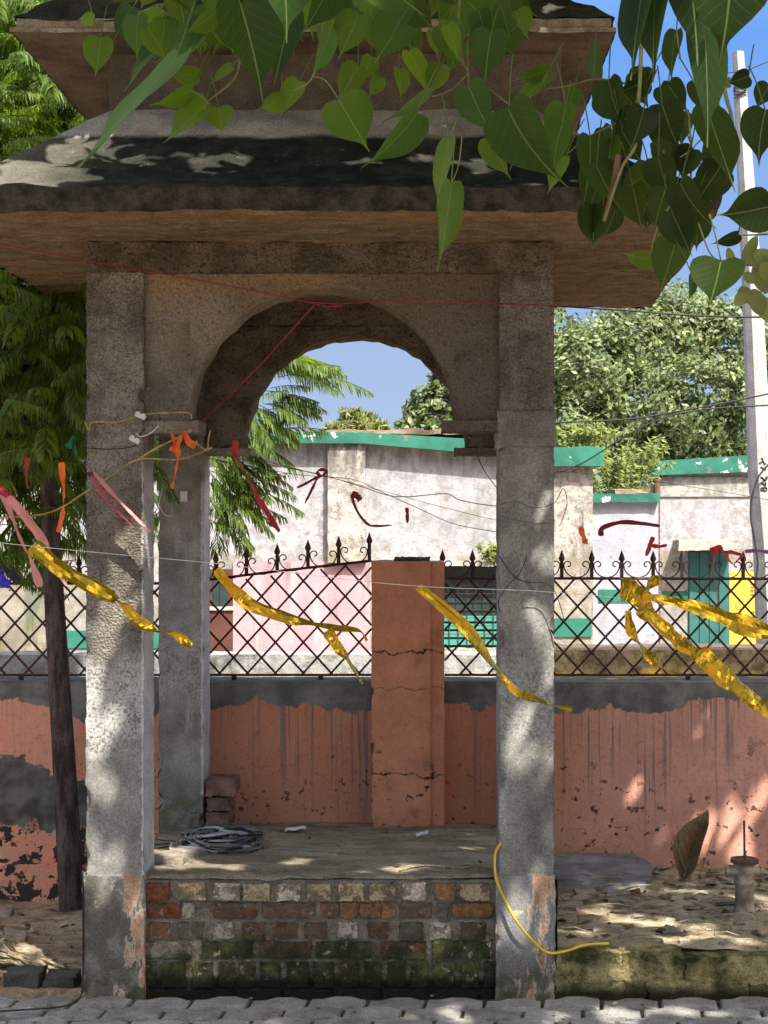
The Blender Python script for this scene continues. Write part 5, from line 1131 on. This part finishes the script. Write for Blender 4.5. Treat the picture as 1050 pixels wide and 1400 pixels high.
ribbon('tied_ribbon', [(892, 746), (902, 747), (912, 745)], 6.5, 6, 5, M['red'], 'short red ribbon pointing right beside the drain pipe', .5, .1, seed=51, **WB)
ribbon('tied_ribbon', [(972, 756), (985, 750), (994, 762), (1003, 772)], 6.5, 12, 9, M['red'], 'red ribbon bunched over the green door', .9, .1, seed=52, **WB)
ribbon('tied_ribbon', [(996, 754), (1008, 757), (1014, 760), (1006, 768)], 6.5, 6, 5, M['red'], 'bent red ribbon right of the green door', .5, .1, seed=53, **WB)
ribbon('tied_ribbon', [(1018, 754), (1035, 753), (1060, 756)], 6.5, 5, 6, M['violet'], 'violet ribbon crossing the utility pole', .3, .1, seed=54, **WB)
# plastic clips and tag
for (x, y, Yc, rz, lb) in ((192, 569, 5.30, .4, 'white plastic cable clip on the twine, upper'), (184, 602, 5.31, .5, 'white plastic cable clip on the dark wire, lower')):
    o_ = P(x, y, Yc); b = MB(); 
    for (x0, x1, z0, z1) in ((-.019, .019, -.007, .008), (-.016, -.006, .008, .013), (.004, .014, .008, .013)):
        pts = [(x0, z0), (x1, z0), (x1, z1), (x0, z1)]; b.prism([(o_.x+px*math.cos(rz)+pz*math.sin(rz), o_.z-px*math.sin(rz)+pz*math.cos(rz)) for px, pz in pts], Yc-.008, Yc+.008)
    b.build('cable_clip', M['white_plastic'], label=lb, cat='cable clip', group='cable clips')
b = MB(); p_ = P(251, 679, 6.79); b.rbox(p_.x-.014, p_.x+.018, 6.785, 6.797, p_.z-.022, p_.z+.024, .012, .0015, 20, 1, .5); b.build('switch_plate', M['white_plastic'], label='small white plate fixed to the left rear pillar', cat='plate')

# ---------------------------------------------------------------- small things on the ground
rnd = random.Random(77)
for (x0, x1, y0, y1, lb, dx) in ((281, 321, 1068, 1089, 'top brick of the small stack by the left rear pillar', 0), (284, 314, 1090, 1109, 'middle brick of the small stack by the left rear pillar', 0), (282, 313, 1110, 1133, 'bottom brick of the small stack by the left rear pillar', 0)):
    Yb = 6.78; b = MB(); p0, p1 = P(x0, y1, Yb), P(x1, y0, Yb); j_ = (y0*7 % 5-2)*.004; b.rbox(p0.x, p1.x, Yb+j_, Yb+.2+j_, p0.z+.001, p1.z-.004, .012, .007, 15, y0, 1.6)
    b.build('loose_brick', M['loose_brick'], smooth=True, label=lb, cat='brick', group='stacked loose bricks')
# coil of flat strap
cx, cyc = P(302, 1156, 6.12).x, 6.12; cz = plat_z(cx, cyc); b = MB()
for k in range(34):
    rx, ry = rnd.uniform(.10, .165), rnd.uniform(.11, .2); ox, oy = rnd.uniform(-.03, .03), rnd.uniform(-.03, .03); ph_ = rnd.uniform(0, 6.28); tl = rnd.uniform(-.03, .03); hh = rnd.uniform(.008, .055)
    pts = [(cx+ox+rx*math.cos(ph_+i*.28), cyc+oy+ry*math.sin(ph_+i*.28), cz+hh+tl*math.sin(i*.28+k)+.005*math.sin(i+k)) for i in range(rnd.randint(14, 24))]
    pts = [Vector(p) for p in pts]; s_ = pts
    v = []; hw = rnd.uniform(.0028, .0058); cc = rnd.choice([.03, .04, .06, .3, .55]); cc = (cc, cc*.97, cc*.95)
    for i, p in enumerate(s_):
        up_ = Vector((math.sin(k+i*.15)*.5, math.cos(k*2)*.4, 1)).normalized()*hw; v += [p-up_, p+up_]
    b.mesh(v, [(2*i, 2*i+1, 2*i+3, 2*i+2) for i in range(len(s_)-1)], cc)
for k in range(3): b.tube([(cx-.16-.03*i, cyc+.02*math.sin(i+k)+.03*k, cz+.012+.004*i*(k-1)) for i in range(6)], .0022, 4, (.04, .04, .04))
b.build('strap_coil', M['coil'], label='tangled coil of dark and shiny flat strap on the platform', cat='coil')
def scrap(x, y, Yp, w_, d_, m, lb, seed):
    r = random.Random(seed); p = P(x, y, Yp); z = plat_z(p.x, Yp)+.006; b = MB()
    b.grid(lambda u, v: (p.x+(u-.5)*w_+.01*nz(v*4, seed), Yp+(v-.5)*d_, z+.014*abs(nz(u*3+seed, v*3))+.012*u), 8, 6); b.build('paper_scrap', m, label=lb, cat='paper scrap', group='paper scraps on the platform')
scrap(404, 1129, 6.75, .09, .07, M['paper'], 'crumpled white paper scrap at the back of the platform', 1); scrap(577, 1136, 6.55, .05, .06, M['paper'], 'small bluish white scrap nearer the right side of the platform', 2)
for (x0, y0, Y0, L, a, lb) in ((545, 1190, 5.48, .26, .12, 'thin bent dry twig along the front edge of the platform'), (610, 1186, 5.52, .19, -.2, 'shorter dry twig beside the right front pillar on the platform')):
    p = P(x0, y0, Y0); b = MB(); b.tube(spline([(p.x+L*t*math.cos(a), Y0+L*t*math.sin(a)+.012*math.sin(t*5), plat_z(p.x+L*t, Y0)+.008+.012*math.sin(t*3.1)) for t in (0, .3, .6, 1)], 5), .0032, 5); b.build('dry_twig', M['twig'], None, True, lb, 'twig', 'dry twigs on the platform')
# slabs against the wall foot at right
for (pts, z0, amp, lb) in (([(.55, 6.62), (1.0, 6.64), (1.07, 6.82), (1.0, 7.08), (.54, 7.09)], .088, .012, 'blue grey sheet slab lying against the wall foot, upper'), ([(.55, 6.40), (.93, 6.46), (1.0, 6.6), (.95, 6.9), (.55, 6.9)], .072, .014, 'darker blue grey slab under the upper one')):
    b = MB(); q00, q10, q11, q01 = [Vector((p[0], p[1], 0)) for p in (pts[0], pts[1], pts[3], pts[4])]
    def sf(u, v, dz=0):
        p = q00.lerp(q10, u).lerp(q01.lerp(q11, u), v); e = min(u, 1-u, v, 1-v)
        p.x += .05*math.sin(v*3.1)*u+.02*nz(v*4, u*3, z0*50)*(1 if u > .9 else .2); p.y += .03*nz(u*5, z0*90)*(1-v)
        p.z = z0+amp*nz(p.x*5, p.y*5, z0*30)+.006*math.sin(u*7)*(1-v)+.02*v+dz; return p
    b.grid(lambda u, v: sf(u, v), 24, 16); b.grid(lambda u, v: sf(1-u, v, -.012), 24, 16)
    for k in range(24):
        b.face([sf(k/24, 0, -.012), sf((k+1)/24, 0, -.012), sf((k+1)/24, 0), sf(k/24, 0)])
    for k in range(16):
        b.face([sf(1, k/16, -.012), sf(1, (k+1)/16, -.012), sf(1, (k+1)/16), sf(1, k/16)])
    b.build('sheet_slab', M['tarp'], label=lb, cat='slab', group='slabs by the wall foot')
# capped pipe stub
pxx = P(1018, 1240, 6.08).x; Yp = 6.08; z0 = EYE-(1250-705)*Yp/F
pp = thing('pipe_stub', (pxx, Yp, z0), 'whitened iron pipe stub with flange standing in the littered bed', 'pipe')
k = Yp/F
b = MB(); b.lathe(pxx, Yp, [(14.5*k, z0-.02), (14.3*k, z0+.02), (13*k, z0+12*k), (13*k, z0+42*k), (14.5*k, z0+43*k), (14.5*k, z0+46*k), (12.5*k, z0+47*k), (13.5*k, z0+56*k), (14.5*k, z0+70*k)], 22); b.build('pipe', M['pipe'], pp, smooth=True)
b = MB(); b.lathe(pxx, Yp, [(13*k, z0+70*k), (19*k, z0+71*k), (19*k, z0+76*k), (14*k, z0+77*k), (11*k, z0+76*k)], 22); b.build('flange', M['rust'], pp)
b = MB()
for sg in (-1, 1): b.tube([(pxx+sg*10*k, Yp, z0+59*k), (pxx+sg*22*k, Yp, z0+59*k)], 6.5*k, 10); b.tube([(pxx+sg*21*k, Yp, z0+59*k), (pxx+sg*26*k, Yp, z0+59*k)], 8.5*k, 6)
b.build('side_outlet', M['pipe'], pp)
b = MB(); b.tube([(pxx, Yp, z0+68*k), (pxx-.002, Yp, z0+128*k)], 1.6*k, 6); b.build('rod', M['rust'], pp)
# dry plant: hanging big brown leaf and bare stems
dp = thing('dry_plant', P(942, 1218, 6.75), 'withered plant with one large curled brown leaf by the wall', 'plant')
b = MB(); A = P(934, 1204, 6.72); leaf_mesh(b, A, P(962, 1106, 6.78)-A, Vector((-.55, -1, .1)), .335, (1, 1, 1), 10, 2, .19, 1.3, .2, .06, [(0, .05), (.06, .3), (.14, .58), (.26, .84), (.4, .98), (.55, 1), (.7, .86), (.82, .6), (.91, .32), (.97, .12), (1, .02)]); b.build('withered_leaf', M['dry_leaf'], dp, smooth=True)
b = MB(); o_ = P(942, 1218, 6.75)
for k_ in range(13):
    e = P(942+rnd.uniform(-38, 36), 1218-rnd.uniform(20, 95), 6.75+rnd.uniform(-.1, .1)); b.tube(spline([o_+Vector((rnd.uniform(-.03, .03), 0, -.02)), o_.lerp(e, .5)+Vector((rnd.uniform(-.03, .03), 0, 0)), e], 4), .002, 4)
b.tube(spline([o_, P(945, 1160, 6.76), A], 5), .004, 5); b.build('stems', M['twig'], dp)
# bundle of dry twigs at left
b = MB(); rnd = random.Random(8)
for k_ in range(46):
    a0 = P(rnd.uniform(-60, 25), rnd.uniform(1285, 1325), 5.75+rnd.uniform(-.1, .1)); t_ = P(rnd.uniform(62, 112), rnd.uniform(1325, 1350), 5.5+rnd.uniform(-.04, .04)); mid = P(20+rnd.uniform(-10, 12), 1316+rnd.uniform(-8, 8), 5.62)+Vector((0, 0, .015))
    b.tube(spline([a0, mid, t_], 5), [rnd.uniform(.003, .0065)]*11, 5)
b.build('twig_bundle', M['twig'], smooth=True, label='bundle of dry sticks lying on the soil at the bottom left', cat='twig bundle')
# stones bordering the pavers at left
for (x, wd, hh, lb) in ((-1.50, .13, .11, 'dark stone block at the paver edge left of the front pillar'), (-1.36, .12, .10, 'mossy stone block touching the left front pillar base'), (-1.66, .12, .08, 'flat reddish stone block under the twig bundle')):
    b = MB(); b.rbox(x, x+wd, 5.36, 5.48, -.05, -.05+hh, .02, .012, 9, x, 1.2); b.build('edge_stone', M['dark_cement'] if x > -1.6 else M['rust'], smooth=True, label=lb, cat='stone', group='stones at the paver edge')
# flat sandstone pieces half buried in the platform's front left corner
for (x, y, sx, sy, h_, lb) in ((-.965, 5.72, .13, .15, .05, 'pale stone lump at the front left corner of the platform'), (-.93, 5.98, .16, .14, .035, 'flat tan stone behind the corner lump'), (-.99, 6.25, .13, .12, .03, 'small flat stone further back along the left pillar gap')):
    b = MB(); z = plat_z(x, y)-.02; b.rbox(x-sx/2, x+sx/2, y-sy/2, y+sy/2, z, z+h_, .02, .014, 8, x, 1); b.build('flat_stone', M['stone'], smooth=True, label=lb, cat='stone', group='flat stones on the platform')
# a leaf standing on the bed
b = MB(); A = P(952, 1270, 6.0); leaf_mesh(b, A, P(966, 1288, 5.98)-A, Vector((-.2, -1, .3)), .085, (1.6, 1.7, 1), 10, 2, .36, .2, .1); b.build('fallen_leaf', M['pale_leaf'], smooth=True, label='fallen greenish yellow leaf standing on the bed edge', cat='leaf')
# litter: dry leaves, chips and crumbs nobody could count
b = MB(); rnd = random.Random(91)
def litter(x, y, z, s):
    a = rnd.uniform(0, 6.28); d = Vector((math.cos(a), math.sin(a), rnd.uniform(-.15, .15))); n_ = Vector((rnd.uniform(-.4, .4), rnd.uniform(-.4, .4), 1)).normalized(); e = d.cross(n_).normalized()
    p = Vector((x, y, z+.006)); k = rnd.random(); c = rnd.choice([(.14, .09, .055), (.2, .14, .08), (.27, .21, .13), (.09, .065, .045), (.33, .28, .2)]); q = rnd.uniform(.25, .5)
    m_ = p+Vector((0, 0, s*.12*rnd.uniform(-.5, 1.5)))
    b.mesh([p-d*s*.5, m_+e*s*q, p+d*s*.5, m_-e*s*q, m_+Vector((0, 0, s*.1))], [(0, 1, 4), (1, 2, 4), (2, 3, 4), (3, 0, 4)], c, [[(0, 0)]*3]*4)
for _ in range(360): x, y = rnd.uniform(.5, 2.4), 5.42+1.68*rnd.random()**.7; litter(x, y, bed_z(x, y)-.003, rnd.uniform(.012, .05) if rnd.random() < .85 else rnd.uniform(.05, .085))
for _ in range(240): x, y = rnd.uniform(-3, -1.22), rnd.uniform(5.35, 7.0); litter(x, y, left_z(x, y), rnd.uniform(.015, .06))
for _ in range(120): x, y = rnd.uniform(-.95, .5), 5.4+1.7*rnd.random(); litter(x, y, plat_z(x, y), rnd.uniform(.008, .03))
for _ in range(50): x, y = rnd.uniform(-2, 1.5), rnd.uniform(4.9, 5.3); litter(x, y, .004, rnd.uniform(.01, .03))
b.build('leaf_litter', M['litter'], kind='stuff')
b = MB(); rnd = random.Random(17)
for _ in range(330):
    if rnd.random() < .75: x, y = rnd.uniform(.5, 2.3), 5.42+1.68*rnd.random(); z = bed_z(x, y)
    else: x, y = rnd.uniform(-2.6, -1.25), rnd.uniform(5.36, 7.0); z = left_z(x, y)
    s = rnd.uniform(.008, .028) if rnd.random() < .9 else rnd.uniform(.03, .06); v = []
    for k in range(8):
        sx, sy, sz = (k & 1)*2-1, (k >> 1 & 1)*2-1, (k >> 2 & 1)*2-1
        v.append((x+sx*s*rnd.uniform(.5, 1.2), y+sy*s*rnd.uniform(.5, 1), z+sz*s*.35*rnd.uniform(.5, 1.2)))
    k = rnd.uniform(.6, 1.3); b.mesh(v, [(0, 2, 3, 1), (4, 5, 7, 6), (0, 1, 5, 4), (2, 6, 7, 3), (0, 4, 6, 2), (1, 3, 7, 5)], (k, k, k))
for q in range(34):                                             # broken flat pieces along the wall foot and the silt ledges
    x = rnd.uniform(.6, 1.9); y = rnd.uniform(6.7, 7.05) if q < 20 else rnd.uniform(5.6, 6.6); s = rnd.uniform(.03, .09); z = bed_z(x, y)+.004; hgt = rnd.uniform(.006, .018); n_ = rnd.randint(5, 7)
    an = sorted(rnd.uniform(0, 6.28) for _ in range(n_)); tl = rnd.uniform(-.15, .15); tm = rnd.uniform(-.25, .25)
    pl_ = [(s*rnd.uniform(.7, 1.2)*math.cos(a), .7*s*math.sin(a)) for a in an]; k = rnd.uniform(.5, 1.25)
    v = [(x+a, y+c_, z+tl*a+tm*c_) for a, c_ in pl_]+[(x+a*.93, y+c_*.93, z+hgt+tl*a+tm*c_) for a, c_ in pl_]
    b.mesh(v, [tuple(range(n_, 2*n_))]+[(i, (i+1) % n_, (i+1) % n_+n_, i+n_) for i in range(n_)], (k, k, k))
for _ in range(60):
    x, y = rnd.uniform(.5, 2.2), 5.45+1.6*rnd.random(); a = rnd.uniform(-.6, .6); L = rnd.uniform(.06, .2); z = bed_z(x, y)+.012
    b.tube([(x, y, z), (x+L*.5*math.cos(a), y+L*.5*math.sin(a), z+.01), (x+L*math.cos(a), y+L*math.sin(a), z)], .003, 4)
b.build('gravel', M['stone'], kind='stuff')
